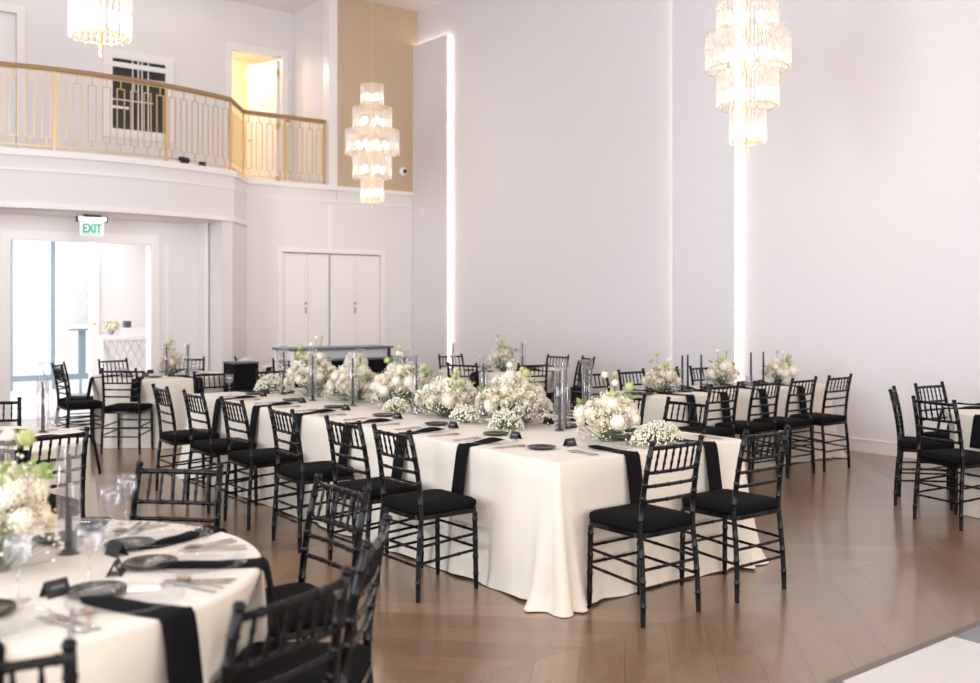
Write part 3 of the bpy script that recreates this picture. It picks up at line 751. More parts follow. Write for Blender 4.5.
# ------------------------------------------------------------------ place settings
def napkin_mesh(seed, hang=.28, L_in=.32, w=.105):
    rnd = random.Random(seed); rows = []
    # centre line: from inner end over the edge and down.  local +Y is inward, table edge at y=0
    line = []
    for i in range(9):
        t = i/8; y = L_in*(1-t)+.012*t
        line.append((y, .006 + .012*sin(PI*min(1, t*1.6))*(1-t), t))
    line += [(-.004, .010, 1.02), (-.020, -.006, 1.05), (-.026, -.03, 1.1)]
    for i in range(1, 7): line.append((-.028-.006*i, -.03-(hang-.03)*i/6, 1.1+i*.1))
    tw = rnd.uniform(-.10, .10)
    vs = []; n = len(line)
    for y, z, t in line:
        ww = w*(.28+.72*min(1, (t*1.25)**.8)) if t < 1 else w*(1+.05*(t-1))
        x0 = tw*(1-min(1, t))*1.1; sk = .015*(1-min(1, t))
        for u in (-1, -.33, .33, 1):
            vs.append((x0+ww*.5*u, y + sk*u*2, z + (.003*cos(u*2) if t < 1 else 0) + (.006 if (t < .6 and u in (-.33,)) else 0)))
    k = 4; th = .009
    top = vs; bot = []
    for i in range(n):
        a = line[max(0, i-1)]; b = line[min(n-1, i+1)]; dy, dz = b[0]-a[0], b[1]-a[1]; l = math.hypot(dy, dz); ny, nz = dz/l, -dy/l   # outward normal of (dy,dz)
        if nz < 0 and i < 9: ny, nz = -ny, -nz
        if i >= 9 and ny > 0: ny, nz = -ny, -nz
        for j in range(k):
            x, y, z = vs[i*k+j]
            if i < 9: bot.append((x, y, .0015))
            else: bot.append((x, y-ny*th, z-nz*th))
    m = MB(); T0 = len(top)
    fs = [(i*k+j, i*k+j+1, (i+1)*k+j+1, (i+1)*k+j) for i in range(n-1) for j in range(k-1)]
    fs += [tuple(T0+q for q in f[::-1]) for f in fs]
    for i in range(n-1):
        fs.append((i*k, (i+1)*k, T0+(i+1)*k, T0+i*k)); fs.append((i*k+k-1, T0+i*k+k-1, T0+(i+1)*k+k-1, (i+1)*k+k-1))
    fs.append((0, T0, T0+1, 1)); fs.append((1, T0+1, T0+2, 2)); fs.append((2, T0+2, T0+3, 3))
    e = (n-1)*k
    for j in range(3): fs.append((e+j, e+j+1, T0+e+j+1, T0+e+j))
    m.add(top+bot, fs)
    return m.mesh('napkin', M_nap)
NAP = [napkin_mesh(i) for i in (1, 4, 9)]; NAPS = [napkin_mesh(i, .235) for i in (1, 4, 9)]
PLATE = MB().lathe([(.001, .004), (.05, .004), (.065, .010), (.082, .016), (.084, .013), (.066, .004), (.05, 0), (.001, 0)], 28).mesh('bread_plate', M_plate)
CHARGER = MB().lathe([(.001, .003), (.10, .003), (.125, .010), (.158, .016), (.16, .013), (.125, .005), (.10, 0), (.001, 0)], 36).mesh('charger_plate', M_glass)
cm = MB()
cm.add([(-.045, -.028, 0), (.045, -.028, 0), (.045, 0, .055), (-.045, 0, .055), (-.045, .028, 0), (.045, .028, 0), (-.045, -.025, 0), (.045, -.025, 0), (.045, 0, .052), (-.045, 0, .052), (-.045, .025, 0), (.045, .025, 0)],
       [(0, 1, 2, 3), (3, 2, 5, 4), (7, 6, 9, 8), (8, 9, 10, 11), (0, 3, 9, 6), (3, 4, 10, 9), (1, 7, 8, 2), (2, 8, 11, 5), (0, 6, 7, 1), (4, 5, 11, 10)], False)
def make_card():
    t = thing('place_card', '', 'place card'); cm.obj('card', M_card, t)
    m = MB(); rr = random.Random(2); x = -.026
    nrm = Vector((0, -.055, .028)).normalized()
    for i in range(5):
        w_ = .009; z0 = .026; 
        c0 = Vector((x+w_/2, -.028+.028*(.031/.055), .031)) + nrm*.0006
        m.tube([c0+Vector((-.004, -.003*.5, -.005)), c0+Vector((.0, .0025, .005)), c0+Vector((.004, -.003*.5, -.004))], .0009, 4); x += .0105
    m.obj('writing', M_ink, t)
    return t
CARD = make_card()
def fork_mesh(mt):
    m = MB(); m.box(-.004, .004, -.09, .03, .004, .007)
    m.box(-.006, .006, -.1, -.06, .003, .006); m.box(-.011, .011, .03, .055, .005, .008)
    for i in range(4): m.box(-.011+i*.0063, -.0082+i*.0063, .055, .10, .006, .0085)
    return m.mesh('fork', mt)
def knife_mesh(mt):
    m = MB(); m.prism([(-.006, -.11), (.006, -.11), (.005, 0), (.009, .02), (.009, .09), (.002, .115), (-.004, .10), (-.005, 0)], .003, .007); return m.mesh('knife', mt)
def spoon_mesh(mt):
    m = MB(); m.box(-.003, .003, -.1, .05, .004, .007)
    m.lathe([(.001, .004), (.012, .005), (.018, .010), (.019, .011), (.012, .007), (.001, .006)], 14, (0, 0, 0)); m.v = [(x, y*1.4+.07, z) if i >= 8 else (x, y, z) for i, (x, y, z) in enumerate(m.v)]
    return m.mesh('spoon', mt)
FORK, KNIFE, SPOON = fork_mesh(M_silver), knife_mesh(M_silver), spoon_mesh(M_copper)
def make_goblet(h=.15, r=.038, stem=.0):
    t = thing('water_glass', '', 'glass')
    if stem: prof = [(.001, 0), (.034, .001), (.034, .004), (.005, .010), (.0045, stem), (.012, stem+.008), (r, stem+.04), (r*1.02, stem+h*.75), (r*.92, stem+h), (r*.89, stem+h), (r*.98, stem+h*.75), (r*.95, stem+.045), (.001, stem+.016)]
    else: prof = [(.001, 0), (r*.85, 0), (r, .02), (r, h), (r*.95, h), (r*.94, .02), (.001, .012)]
    MB().lathe(prof, 20).obj('bowl', M_tube, t)
    return t
TUMB = make_goblet(.11, .04); WINE = make_goblet(.10, .038, .085)

def seat_setting(ex, ey, inward, desc, tbl, k=0, full=True, plate_side=1, nap=True, short=False):
    """ex, ey: table edge point in front of the sitter; inward: direction degrees"""
    a = R(inward); fx, fy = cos(a), sin(a); lx, ly = -fy, fx
    def P(u, v): return (ex+fx*u+lx*v, ey+fy*u+ly*v)
    rz = a-PI/2
    if nap:
        o = inst('napkin', (NAPS if short else NAP)[k % 3]); tag(o, 'hanging black linen napkin ' + desc, 'napkin', 'napkins on ' + tbl, (*P(0, 0), TZ), rz)
    c = inst('charger_plate', CHARGER) if full else None
    if c: tag(c, 'clear glass charger plate ' + desc, 'plate', 'charger plates on ' + tbl, (*P(.20, 0), TZ+.0005), rz)
    tag(inst('bread_plate', PLATE), 'small round black plate ' + desc, 'plate', 'black plates on ' + tbl, (*P(.44, .27*plate_side), TZ+.001), rz)
    place(CARD, 'card', 'black tent place card ' + desc, (*P(.43, .06), TZ), rz, 'place cards on ' + tbl, .82)
    if full:
        tag(inst('fork', FORK), 'outer fork ' + desc, 'fork', 'forks on ' + tbl, (*P(.17, .22), TZ), rz)
        tag(inst('salad_fork', FORK), 'inner fork ' + desc, 'fork', 'forks on ' + tbl, (*P(.16, .187), TZ), rz)
        tag(inst('knife', KNIFE), 'steel knife ' + desc, 'knife', 'knives on ' + tbl, (*P(.17, -.195), TZ), rz)
        tag(inst('spoon', SPOON), 'champagne-coloured spoon ' + desc, 'spoon', 'spoons on ' + tbl, (*P(.17, -.235), TZ), rz)
tb = 'the long table'
words = ['at the first open-side seat from the cloth corner', 'at the second open-side seat of the long table', 'at the third open-side seat of the long table', 'at the fourth open-side seat of the long table', 'at the fifth open-side seat of the long table', 'at the last open-side seat of the long table']
for i, y in enumerate((4.70, 5.36, 6.05, 6.80, 7.54, 8.30)): seat_setting(3.46, y, 0, words[i], tb, i)
words = ['at the first wall-side seat of the long table', 'at the second wall-side seat of the long table', 'at the third wall-side seat of the long table', 'at the fourth wall-side seat of the long table', 'at the fifth wall-side seat of the long table', 'at the last wall-side seat of the long table']
for i, y in enumerate((4.62, 5.27, 6.00, 6.75, 7.50, 8.25)): seat_setting(4.98, y, 180, words[i], tb, i+1)
seat_setting(4.00, 3.89, 90, 'at the short end beside the cloth corner', tb, 2)
seat_setting(4.66, 3.89, 90, 'at the short end on the wall side', tb, 0)
for i, x in enumerate((3.95, 4.62)): seat_setting(x, 9.0, -90, ['at the far short end, foyer side', 'at the far short end, wall side'][i], tb, i, full=False)
for x, y, lb in ((4.80, 5.02, 'clear goblet on the wall side of the long table by the first chair'), (4.72, 5.6, 'clear goblet on the wall side of the long table by the second chair'), (3.72, 8.72, 'clear goblet at the far corner of the long table')):
    place(WINE, 'wine', lb, (x, y, TZ), 0, 'stemmed glasses')
tb = 'the wall-side table'
near = ['at the left seat of the near side by the wall', 'at the second near seat of the wall-side table', 'at the third near seat of the wall-side table', 'at the right seat of the near side by the wall']
for i, x in enumerate((6.98, 7.45, 8.03, 8.65)): seat_setting(x, 6.05, 90, near[i], tb, i, full=False)
fars = ['at the left seat beyond the wall-side table', 'at the second seat beyond the wall-side table', 'at the third seat beyond the wall-side table', 'at the right seat beyond the wall-side table']
for i, x in enumerate((7.0, 7.55, 8.08, 8.66)): seat_setting(x, 6.80, -90, fars[i], tb, i+1, full=False, plate_side=-1)
def rset(c_, th, desc, tbl, k, full=False, r=.765):
    a = R(th); seat_setting(c_[0]+r*cos(a), c_[1]+r*sin(a), th+180, desc, tbl, k, full, short=tbl != 'the front table')
for i, (th, ds) in enumerate(((-106, 'by the bottom-left chair of the front table'), (-70, 'nearest the camera on the front table'), (-29, 'by the diagonal chair of the front table'), (14, 'on the long-table side of the front table'), (54, 'by the glasses at the back of the front table'), (95, 'behind the flowers of the front table'))):
    rset(FG, th, ds, 'the front table', i, True)
for i, (th, ds) in enumerate(((-75, 'by the chair backing onto the front flowers'), (69, 'by the chair at the left picture edge'), (-20, 'on the aisle side of the second round table'))):
    rset(LM, th, ds, 'the second round table', i)
for i, (th, ds) in enumerate(((124, 'by the side-on chair at the right-edge table'), (166, 'by the back-turned chair at the right-edge table'), (205, 'near the camera at the right-edge table'), (88, 'beyond the right-edge table'))):
    rset(RT, th, ds, 'the right-edge table', i)
for i, (th, ds) in enumerate(((180, 'by the side-on chair at the doorway table'), (-128, 'by the back-turned chair at the doorway table'), (-78, 'on the front edge of the doorway table'), (-35, 'on the long-table side of the doorway table'), (100, 'by the tiled bar side of the doorway table'), (52, 'beyond the flowers on the doorway table'))):
    rset(BL, th, ds, 'the doorway table', i)
for i, (th, ds) in enumerate(((-150, 'at the left seat of the far corner table'), (-108, 'at the front seat of the far corner table'), (-65, 'at the right front seat of the far corner table'), (8, 'at the wall seat of the far corner table'), (86, 'at the back seat of the far corner table'))):
    rset(KT, th, ds, 'the far corner table', i)
for i, (th, ds) in enumerate(((-175, 'on the left of the half-hidden back table'), (-138, 'at the front of the half-hidden back table'))):
    rset(MT, th, ds, 'the half-hidden back table', i)
for x, y, lb in ((1.22, 3.82, 'stemmed glass farthest back on the front table, before the black chair'), (1.10, 3.62, 'stemmed glass beside the blurred taper candle on the front table'),
    (.86, 3.02, 'stemmed glass standing by the nearest black plate on the front table'), (.66, 3.0, 'stemmed glass left of the nearest black plate on the front table')):
    place(WINE, 'wine', lb, (x, y, TZ), 0, 'glasses on the front table', 1.0)
for th, lb in ((-100, 'clear tumbler by the napkin end on the second round table'), (-45, 'wide clear tumbler at the far rim of the second round table')):
    place(TUMB, 'tumb', lb, (1.74, 6.98, TZ) if th == -45 else (LM[0]+.42*cos(R(th)), LM[1]+.42*sin(R(th)), TZ), 0, 'glasses on the second round table', 1.15)
for i, (th, rr) in enumerate(((170, .45), (-160, .5), (20, .5), (-60, .46), (70, .45), (-20, .4))):
    place(TUMB, 'tumb', ['clear tumbler at the foyer edge of the doorway table', 'clear tumbler by the side-on chair of the doorway table', 'clear tumbler at the far right of the doorway table', 'clear tumbler at the front of the doorway table', 'clear tumbler beyond the flowers on the doorway table', 'clear tumbler close beside the doorway table flowers'][i],
          (BL[0]+rr*cos(R(th)), BL[1]+rr*sin(R(th)), TZ), 0, 'glasses on the doorway table')
for i, x in enumerate((7.15, 7.75, 8.3, 8.85)):
    place(TUMB, 'tumb', 'clear tumbler on the wall-side table ' + ['by its left end', 'between its left seats', 'between its right seats', 'by its right end'][i], (x, 6.40+.05*(i % 2), TZ), 0, 'glasses on the wall-side table')

# ------------------------------------------------------------------ candles in tall clear cylinders
def make_candle(h=.45, ch=.36):
    t = thing('hurricane_candle', '', 'candle')
    MB().lathe([(.001, 0), (.038, 0), (.038, h), (.0355, h), (.0355, .006), (.001, .006)], 24).obj('glass_cylinder', M_tube, t)
    MB().tube([(0, 0, .03), (0, 0, .03+ch)], [.0115, .0085], 10).obj('taper', M_card, t)
    MB().lathe([(.001, .0065), (.024, .0065), (.024, .010), (.010, .016), (.013, .045), (.0122, .045)], 16).obj('holder', M_black, t)
    MB().tube([(0, 0, .03+ch), (.001, 0, .042+ch)], .0012, 5).obj('wick', M_ink, t)
    return t
CND = make_candle(); SCND = make_candle(.36, .30); TPR = make_candle(.34, .31)
for c_ in list(TPR.children):
    if c_.name.startswith('glass_cylinder'): bpy.data.objects.remove(c_)
    elif c_.name.startswith('holder'): c_.data.transform(Matrix.Translation((0, 0, -.006)))
cl = [(4.36, 4.88, 'nearer of the paired tall hurricane candles on the long table'), (4.46, 4.94, 'farther of the paired tall hurricane candles on the long table'), (4.72, 5.0, 'tall hurricane candle behind the near roses, wall side of the long table'),
      (4.50, 5.88, 'tall hurricane candle behind the second flower mound from the near end'), (4.18, 6.30, 'tall hurricane candle standing in front of the middle flower mounds'), (4.46, 6.9, 'tall hurricane candle behind the middle flower mounds'), (4.10, 7.12, 'tall hurricane candle in the gap between middle and far flowers'),
      (4.05, 7.72, 'tall hurricane candle in front of the far flower mound'), (4.42, 7.55, 'tall hurricane candle behind the far flower mounds, wall side'), (4.12, 8.42, 'tall hurricane candle beside the farthest low white blooms'), (4.40, 4.0+.66, 'tall hurricane candle beside the nearest roses on the long table')]
for x, y, lb in cl[:-1]: place(CND, 'cnd', lb, (x, y, TZ), 0, 'tall candles along the long table')
for x, y, k_, lb in ((7.31, 6.42, 't', 'black taper candle right of the first flower bowl on the wall-side table'), (7.48, 6.50, 't', 'black taper candle, left of the close pair on the wall-side table'), (7.56, 6.40, 't', 'black taper candle, right of the close pair on the wall-side table'),
                 (8.38, 6.44, 't', 'black taper candle right of the middle flowers on the wall-side table'), (8.56, 6.42, 't', 'black taper candle left of the last flower bowl by the wall'),
                 (FG[0]+.22, FG[1]+.14, 'c', 'blurred black taper candle in clear cylinder beside the front flowers'), (FG[0]+.05, FG[1]+.30, 'c', 'blurred clear candle cylinder half hidden behind the front flowers'),
                 (1.66, 6.86, 'c', 'clear candle cylinder with black taper on the second round table'),
                 (BL[0]+.04, BL[1]-.10, 'c', 'black taper candle left of the doorway table flowers'), (BL[0]+.38, BL[1]+.12, 'c', 'black taper candle right of the doorway table flowers'),
                 (KT[0]-.50, KT[1]+.30, 'c', 'black taper candle left of the far corner flowers'), (KT[0]+.26, KT[1]-.16, 'c', 'black taper candle right of the far corner flowers')):
    place(TPR if k_ == 't' else SCND, 'tpr' if k_ == 't' else 'scnd', lb, (x, y, TZ), 0, 'tapers on the smaller tables')
# ------------------------------------------------------------------ flowers
def rose_mesh(seed, mt, R0=.045):
    rnd = random.Random(seed); m = MB()
    m.ball((0, 0, -.1*R0), R0*.36, 8, 5, 1.0)
    for ring, (cnt, rad, lift, size, open_) in enumerate(((3, .30, .65, .62, .1), (4, .50, .45, .85, .5), (5, .75, .10, 1.05, 1.0), (6, .95, -.30, 1.15, 1.5))):
        for j in range(cnt):
            a = 2*PI*j/cnt + ring*.5 + rnd.uniform(-.15, .15); vs = []
            for v in range(4):
                tv = v/3
                for u in range(4):
                    tu = -1+2*u/3
                    el = -.9 + tv*(1.5-open_*.55)       # cup curve
                    rr = R0*(rad*.5 + size*.62*cos(el)*(1+.18*open_*tv))
                    wid = .62*sin(PI*(.25+.5*tv))*(1 if v < 3 else .8)
                    aa = a + tu*wid*(1.25/(.6+rad))
                    zz = R0*(size*sin(el)*.75 + lift*.25) + R0*.06*cos(tu*3)*tv
                    vs.append((rr*cos(aa), rr*sin(aa), zz + (rnd.uniform(-.13, .13) if v == 3 else rnd.uniform(-.03, .03))*R0))
            m.add(vs, [(v*4+u, v*4+u+1, (v+1)*4+u+1, (v+1)*4+u) for v in range(3) for u in range(3)])
    return m.mesh('rose', mt)
def hydrangea_mesh(seed, mt, R0=.06, cnt=70):
    rnd = random.Random(seed); m = MB(); m.ball((0, 0, 0), R0*.8, 10, 6)
    for i in range(cnt):
        z = 1-2*(i+.5)/cnt; a = i*2.39996; r = math.sqrt(1-z*z); n = Vector((r*cos(a), r*sin(a), z)); u = n.orthogonal().normalized(); w = n.cross(u)
        c = n*R0*rnd.uniform(.86, 1.03); s = R0*.26; t0 = rnd.uniform(0, 1.5)
        vs = [c+n*s*.05]
        for k in range(8):
            an = t0+k*PI/4; q = s*(1.0 if k % 2 == 0 else .45); vs.append(c + (u*cos(an)+w*sin(an))*q + n*(s*.25 if k % 2 == 0 else 0))
        m.add(vs, [(0, 1+k, 1+(k+1) % 8) for k in range(8)])
    return m.mesh('hydrangea', mt)
def leaf_bunch(seed, mt, n=14, L_=.07, spread=.1):
    rnd = random.Random(seed); m = MB()
    for i in range(n):
        a = rnd.uniform(0, 6.28); el = rnd.uniform(-.2, 1.1); d = Vector((cos(a)*cos(el), sin(a)*cos(el), sin(el))); s = d.orthogonal().normalized()
        c = Vector((rnd.uniform(-1, 1), rnd.uniform(-1, 1), rnd.uniform(-.4, .4)))*spread; l = L_*rnd.uniform(.7, 1.3); up = d.cross(s)*l*.12
        m.add([c, c+d*l*.35+s*l*.2+up, c+d*l*.7+s*l*.17+up, c+d*l, c+d*l*.7-s*l*.17+up, c+d*l*.35-s*l*.2+up, c+d*l*.5], [(0, 1, 6), (1, 2, 6), (2, 3, 6), (3, 4, 6), (4, 5, 6), (5, 0, 6)])
    return m.mesh('leaves', mt)
def breath(seed, rx, ry, h, n):
    rnd = random.Random(seed); st, bl = MB(), MB()
    for i in range(n):
        a = rnd.uniform(0, 6.28); q = math.sqrt(rnd.uniform(0, 1)); x = rx*q*cos(a); y = ry*q*sin(a); z = h*math.sqrt(max(.02, 1-q*q))*rnd.uniform(.6, 1.05)
        r = rnd.uniform(.0045, .0085)
        bl.add([(x+r, y, z), (x-r, y, z), (x, y+r, z), (x, y-r, z), (x, y, z+r), (x, y, z-r)], [(0, 2, 4), (2, 1, 4), (1, 3, 4), (3, 0, 4), (2, 0, 5), (1, 2, 5), (3, 1, 5), (0, 3, 5)], False)
        if i % 4 == 0: st.tube([(x*.25, y*.25, .01), (x*.7, y*.7, z*.6), (x, y, z)], .0011, 3, cap=False)
    return st, bl
ROSES = [rose_mesh(1, M_rose), rose_mesh(2, M_rose2), rose_mesh(3, M_white), rose_mesh(7, M_rose)]
HYD = [hydrangea_mesh(1, M_white), hydrangea_mesh(2, M_rose), hydrangea_mesh(5, M_lime, .035, 40)]
LEAF = [leaf_bunch(1, M_green), leaf_bunch(2, M_green)]
def arrangement(x, y, rx, ry, h, n, seed, label, group, tall=3, nb=0, bowl=True, z=TZ, bsize=1.0, lime=2):
    rnd = random.Random(seed); t = thing('flower_arrangement', label, 'flower arrangement', (x, y, z), 0, group)
    if bowl:
        rb = min(rx, ry)*.55
        MB().lathe([(.001, 0), (rb*.55, 0), (rb*.5, .012), (rb*.3, .03), (rb*.7, .05), (rb, .09), (rb*1.02, .12), (rb*.95, .12), (rb*.6, .06), (.001, .045)], 24).obj('bowl', M_glass, t)
    k = 0; b0 = .10 if bowl else .035
    for i in range(n):
        u = (i+.5)/n; a = i*2.39996+seed; q = math.sqrt(u); jit = rnd.uniform(.85, 1.1)
        px = rx*q*cos(a)*jit; py = ry*q*sin(a)*jit; pz = b0*.6 + (h-b0)*math.sqrt(max(0, 1-q*q*.92))*rnd.uniform(.72, 1.05)
        tilt = q*1.0; ax = math.atan2(py, px)
        rot = Matrix.Rotation(ax, 3, 'Z') @ Matrix.Rotation(tilt, 3, 'Y') @ Matrix.Rotation(rnd.uniform(0, 6.28), 3, 'Z')
        c = rnd.random()
        me = HYD[rnd.randrange(2)] if c < .25 else ROSES[rnd.randrange(4)]
        inst('hydrangea' if c < .25 else 'rose', me, t, (px, py, pz), rot.to_euler(), rnd.uniform(.58, .92)*bsize)
    # inner mound of stems and leaves so no light passes underneath
    m = MB()
    for i in range(26):
        a = rnd.uniform(0, 6.28); q = rnd.uniform(.2, .9); m.tube([(rx*.15*cos(a), ry*.15*sin(a), .02), (rx*q*cos(a)*.8, ry*q*sin(a)*.8, (h)*(1-q*q*.6)*.8)], .002, 4, cap=False)
    m.obj('stems', M_stem, t)
    for i in range(max(3, min(9, n//6))):
        a = rnd.uniform(0, 6.28); q = rnd.uniform(.3, 1.0)
        inst('leaves', LEAF[i % 2], t, (rx*q*cos(a)*.9, ry*q*sin(a)*.9, b0 + (h-b0)*.5*rnd.uniform(.3, 1.4)), (0, 0, a), rnd.uniform(.5, .8))
    for i in range(lime):
        a = rnd.uniform(0, 6.28); q = rnd.uniform(.2, .8); inst('lime_bloom', HYD[2], t, (rx*q*cos(a), ry*q*sin(a), h*rnd.uniform(.75, 1.1)), (0, 0, a), rnd.uniform(.7, 1.0))
    for i in range(tall):
        a = rnd.uniform(0, 6.28); q = rnd.uniform(.1, .5); hx, hy, hz = rx*q*cos(a), ry*q*sin(a), h*rnd.uniform(1.05, 1.3)
        s_ = MB().tube([(hx*.3, hy*.3, .05), (hx*.8, hy*.8, hz*.6), (hx, hy, hz-.01)], .0022, 5).obj('tall_stem', M_stem, t)
        inst('stem_bloom', [HYD[0], HYD[2], HYD[1]][i % 3], s_, (hx, hy, hz), (.5*cos(a), .5*sin(a), a), .38 if i % 3 != 1 else .55)
    if nb:
        st, bl = breath(seed, rx*1.1, ry*1.1, h*.98, nb); st.obj('filler_stems', M_stem, t)
        o = bl.obj('filler_blooms', M_breath, t); o['kind'] = 'stuff'
    return t
gA = 'white flower mounds down the long table'
A = arrangement
A(4.28, 4.34, .18, .18, .32, 44, 1, 'nearest mound of white roses on the long table', gA, 3, 500)
A(4.36, 5.36, .22, .31, .36, 84, 2, 'broad mound of white roses behind the paired tall candles', gA, 2, 900)
A(4.24, 5.97, .21, .27, .31, 68, 3, 'white rose mound third from the near end of the long table', gA, 2, 800)
A(4.32, 6.70, .21, .30, .38, 76, 4, 'white rose mound in the middle of the long table', gA, 3, 800)
A(4.28, 7.42, .20, .30, .34, 68, 5, 'white rose mound just beyond the middle of the long table', gA, 2, 600)
A(4.24, 8.08, .21, .29, .42, 78, 6, 'tallest cream rose mound toward the far end of the long table', gA, 3, 600)
def breath_mound(x, y, rx, ry, h, n, seed, label):
    t = thing('babys_breath', label, 'flower arrangement', (x, y, TZ), 0, "baby's breath mounds on the long table")
    st, bl = breath(seed, rx, ry, h, n); st.obj('filler_stems', M_stem, t); o = bl.obj('filler_blooms', M_breath, t); o['kind'] = 'stuff'
    inst('leaves', LEAF[0], t, (0, 0, .04), (0, 0, 1), .7)
    return t
breath_mound(4.42, 4.08, .20, .11, .13, 900, 21, 'low mound of tiny white blooms at the near end of the long table')
breath_mound(4.12, 5.60, .10, .14, .13, 420, 22, 'small mound of tiny white blooms spilling before the third rose mound')
breath_mound(4.10, 6.45, .10, .14, .12, 380, 23, 'small mound of tiny white blooms between the middle rose mounds')
breath_mound(4.10, 5.12, .11, .13, .14, 420, 25, 'mound of tiny white blooms in front of the broad rose mound')
breath_mound(4.16, 8.72, .17, .22, .17, 900, 24, 'low mound of tiny white blooms at the far end of the long table')
gW = 'flower bowls on the wall-side table'
A(7.04, 6.43, .16, .16, .28, 34, 11, 'white flower bowl nearest the left end of the wall-side table', gW, 2, 300)
A(7.91, 6.43, .16, .16, .30, 34, 12, 'white flower bowl in the middle of the wall-side table before the light strip', gW, 2, 300)
A(8.84, 6.43, .17, .16, .27, 34, 13, 'white flower bowl nearest the wall on the wall-side table', gW, 2, 300)
A(KT[0]+.05, KT[1], .17, .17, .34, 34, 14, 'tall white flower arrangement on the far corner table', None, 2, 300)
A(BL[0]+.14, BL[1]+.06, .14, .14, .34, 30, 15, 'white and green flower arrangement on the doorway table', None, 2, 300, lime=4)
A(FG[0]-.03, FG[1]+.07, .19, .19, .38, 60, 16, 'large blurred white flower arrangement on the front table', None, 2, 300, lime=4)
A(5.02, 16.48, .15, .12, .24, 16, 17, 'pale flower arrangement on the foyer bar', None, 1, 0, z=1.09)
A(MT[0], MT[1], .15, .15, .26, 14, 18, 'white flower arrangement on the half-hidden back table', None, 2, 0)

# ------------------------------------------------------------------ black-topped bar table and plinths at the back
bt = thing('bar_table', 'tall pale table with a thin black top before the closet doors', 'bar table', (5.70, 10.3, 0))
bevel(MB().box(-.66, .70, -.16, .30, 1.075, 1.10).obj('top', M_slate, bt), .003)
MB().box(-.60, .64, -.10, -.08, .80, 1.075).obj('front_panel', mat('pale_grey_panel', (.55, .53, .55), .5, noise=.03), bt)
for x in (-.63, .64):
    for y in (-.14, .25): MB().box(x, x+.03, y, y+.03, 0, 1.075).obj('leg', M_card if x > 0 else M_ceil, bt)
def plinth(x, y, w_, d_, h_, lb):
    t = thing('black_plinth', lb, 'plinth', (x, y, 0), 0, 'black plinths at the back')
    bevel(MB().box(-w_/2, w_/2, -d_/2, d_/2, .0, h_-.02).obj('body', M_nap, t), .006); bevel(MB().box(-w_/2-.006, w_/2+.006, -d_/2-.006, d_/2+.006, h_-.02, h_).obj('top', M_slate, t), .004)
plinth(4.75, 10.8, .30, .30, .94, 'black square plinth with slate top between doorway table and long table')
plinth(5.82, 10.0, .76, .16, .98, 'wide black plinth standing before the bar table behind the flowers')
plinth(5.10, 11.45, .26, .26, .72, 'low black plinth under the smaller white flower ball')
plinth(5.66, 9.76, .22, .22, .80, 'slim black plinth carrying the larger white flower ball')
for x, y, z, r_, lb in ((5.10, 11.45, .72, .115, 'round white flower ball beside the square black plinth'), (5.66, 9.76, .80, .13, 'large round white flower ball behind the cream roses')):
    tag(inst('flower_ball', hydrangea_mesh(11, M_white, r_, 300)), lb, 'flower ball', 'white flower balls on plinths', (x, y, z+r_))

# ------------------------------------------------------------------ chandeliers
TIERS = [(.165, 4.885, 4.587), (.285, 4.544, 4.200), (.3925, 4.20, 3.834), (.285, 3.834, 3.475), (.165, 3.475, 3.135)]
def make_chandelier():
    t = thing('chandelier', '', 'chandelier'); z00 = 0
    ch = MB(); z = 4.92; k = 0
    while z < ZC-.06:
        c = Vector((0, 0, z+.025)); pts = []
        for i in range(10):
            a = 2*PI*i/10; p = Vector((.009*cos(a), 0, .024*sin(a)))
            if k % 2: p = Vector((0, p.x, p.z))
            pts.append(c+p)
        ch.tube(pts, .0022, 4, close=True); z += .038; k += 1
    ch.obj('chain', M_gold, t)
    MB().lathe([(.001, ZC-.06), (.03, ZC-.055), (.06, ZC-.02), (.065, ZC)], 20).obj('ceiling_rose', M_gold, t)
    MB().tube([(0, 0, 3.09), (0, 0, 4.93)], .012, 8).obj('central_rod', M_gold, t)
    MB().lathe([(.001, 3.03), (.008, 3.04), (.014, 3.06), (.006, 3.08), (.02, 3.10), (.012, 3.12)], 12).obj('finial', M_gold, t)
    for r, z1, z0 in TIERS:
        fr = MB()
        for zz in (z1-.006, z0+.014):
            for rr in (r-.014,):
                fr.tube([(rr*cos(2*PI*i/36), rr*sin(2*PI*i/36), zz) for i in range(36)], .0042, 6, close=True)
        for i in range(4):
            a = R(90*i+20)
            for zz in (z1-.006, z0+.014): fr.tube([(0, 0, zz), ((r-.014)*cos(a), (r-.014)*sin(a), zz)], .003, 5)
        for i in range(4): a = R(90*i+20); fr.tube([((r-.014)*cos(a), (r-.014)*sin(a), z0+.014), ((r-.014)*cos(a), (r-.014)*sin(a), z1-.006)], .003, 5)
        f = fr.obj('tier_frame', M_gold, t)
        n = int(2*PI*r/.036); rods = MB()
        for i in range(n):
            a = 2*PI*i/n; c, s_ = cos(a), sin(a); dz = .006*(i % 2)
            rods.lathe([(.001, z0), (.010, z0+.006), (.0125, z0+.012), (.0125, z1-.008), (.006, z1+.004), (.001, z1+.006)], 6, (r*c, r*s_, dz))
        rods.obj('crystal_rods', M_rod, f)
        nb = 3 if r < .2 else 5 if r < .3 else 8
        rb = r*.55 if r > .2 else r*.45
        for i in range(nb):
            a = 2*PI*(i+.5)/nb; zb = z0 + (z1-z0)*.40
            m = MB().ball((rb*cos(a), rb*sin(a), zb), .028, 10, 6, 1.7); bo = m.obj('bulb', M_bulb, f)
            MB().tube([(rb*cos(a), rb*sin(a), z0+.014), (rb*cos(a), rb*sin(a), zb-.04)], .009, 8).obj('candle_sleeve', M_gold, bo)
    return t
CHD = make_chandelier()
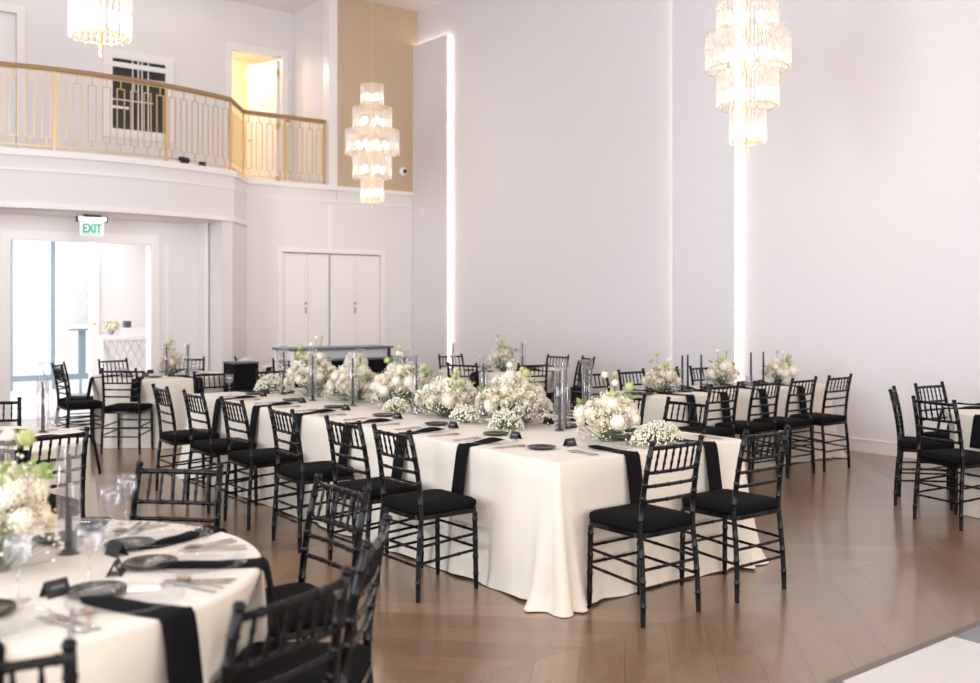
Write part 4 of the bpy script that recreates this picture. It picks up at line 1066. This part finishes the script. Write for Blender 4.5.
for x, y, lb in ((7.75, 12.88, 'tiered crystal chandelier hanging whole before the taupe wall'), (7.81, 6.04, 'large tiered crystal chandelier in front of the two light strips'), (1.76, 5.97, 'crystal chandelier over the balcony side, only its lowest tier in view')):
    place(CHD, 'chd', lb, (x, y, 0), R(x*30), 'tiered crystal chandeliers')
    l = bpy.data.lights.new('chandelier_glow', 'POINT'); l.energy = 22; l.color = (1, .82, .64); l.shadow_soft_size = .25
    lo = bpy.data.objects.new('chandelier_glow', l); COL.objects.link(lo); lo.location = (x, y, 2.9)

# ------------------------------------------------------------------ light
def area(name, loc, rot, sx, sy, e, col):
    l = bpy.data.lights.new(name, 'AREA'); l.shape = 'RECTANGLE'; l.size = sx; l.size_y = sy; l.energy = e; l.color = col
    o = bpy.data.objects.new(name, l); COL.objects.link(o); o.location = loc; o.rotation_euler = rot; return o
for i, (a, b) in enumerate(((1.3, 3.8), (5.2, 8.2), (9.8, 12.8))):
    area('daylight_left', (XL-.3, YF+(a+b)/2, 2.75), (0, R(-90), 0), 4.9, b-a, (330, 460, 700)[i], (.82, .91, 1))
area('daylight_front', (2.75, YF-.3, 2.7), (R(90), 0, 0), 9.5, 4.6, 720, (1, .89, .78))
# ceiling downlights (soft)
for x in (-1, 3, 7):
    for y in (-1.5, 3.2, 7.8, 12.2):
        if x == 7 and y < 9: continue
        l = bpy.data.lights.new('downlight', 'AREA'); l.shape = 'DISK'; l.size = .5; l.energy = 18; l.color = (1, .93, .87)
        o = bpy.data.objects.new('downlight', l); COL.objects.link(o); o.location = (x, y, ZC-.03)
area('balcony_ceiling_light', (4.5, 15.5, ZC-.05), (0, 0, 0), 4, .6, 12, (1, .93, .88))
area('foyer_light', (3.9, 17.4, 3.15), (0, 0, 0), 2.4, 3.5, 230, (1, .97, .96))
area('recess_fill', (4.1, 14.15, 2.8), (R(25), 0, 0), 2.6, .25, 9, (1, .95, .92))  # added fill under the soffit, brightens the recess; no fixture there
l = bpy.data.lights.new('store_room_lamp', 'POINT'); l.energy = 110; l.color = (1, .88, .70); l.shadow_soft_size = .15
o = bpy.data.objects.new('store_room_lamp', l); COL.objects.link(o); o.location = (7.2, YB+1.1, ZB+2.6)

wd = bpy.data.worlds.new('daylight'); sc.world = wd; wd.use_nodes = True
bg = wd.node_tree.nodes['Background']; bg.inputs[0].default_value = (.98, .975, 1, 1); bg.inputs[1].default_value = 2.0

# ------------------------------------------------------------------ camera
cd = bpy.data.cameras.new('camera'); cam = bpy.data.objects.new('camera', cd); COL.objects.link(cam)
cam.location = (0, 0, 1.59); cam.rotation_euler = (R(90), 0, R(-37.78))
cd.sensor_width = 36; cd.lens = 36*996/980; cd.shift_y = -36.5/980
cd.dof.use_dof = True; cd.dof.focus_distance = 6.2; cd.dof.aperture_fstop = 2.0
cd.clip_end = 100; sc.camera = cam
sc.view_settings.view_transform = 'Standard'; sc.view_settings.look = 'None'; sc.view_settings.gamma = 1
sc.view_settings.exposure = -0.40
sc.cycles.max_bounces = 10; sc.cycles.diffuse_bounces = 5; sc.cycles.glossy_bounces = 4; sc.cycles.transparent_max_bounces = 24; sc.cycles.transmission_bounces = 4
sc.cycles.use_denoising = True; sc.cycles.sample_clamp_indirect = 6
sc.cycles.caustics_reflective = False; sc.cycles.caustics_refractive = False
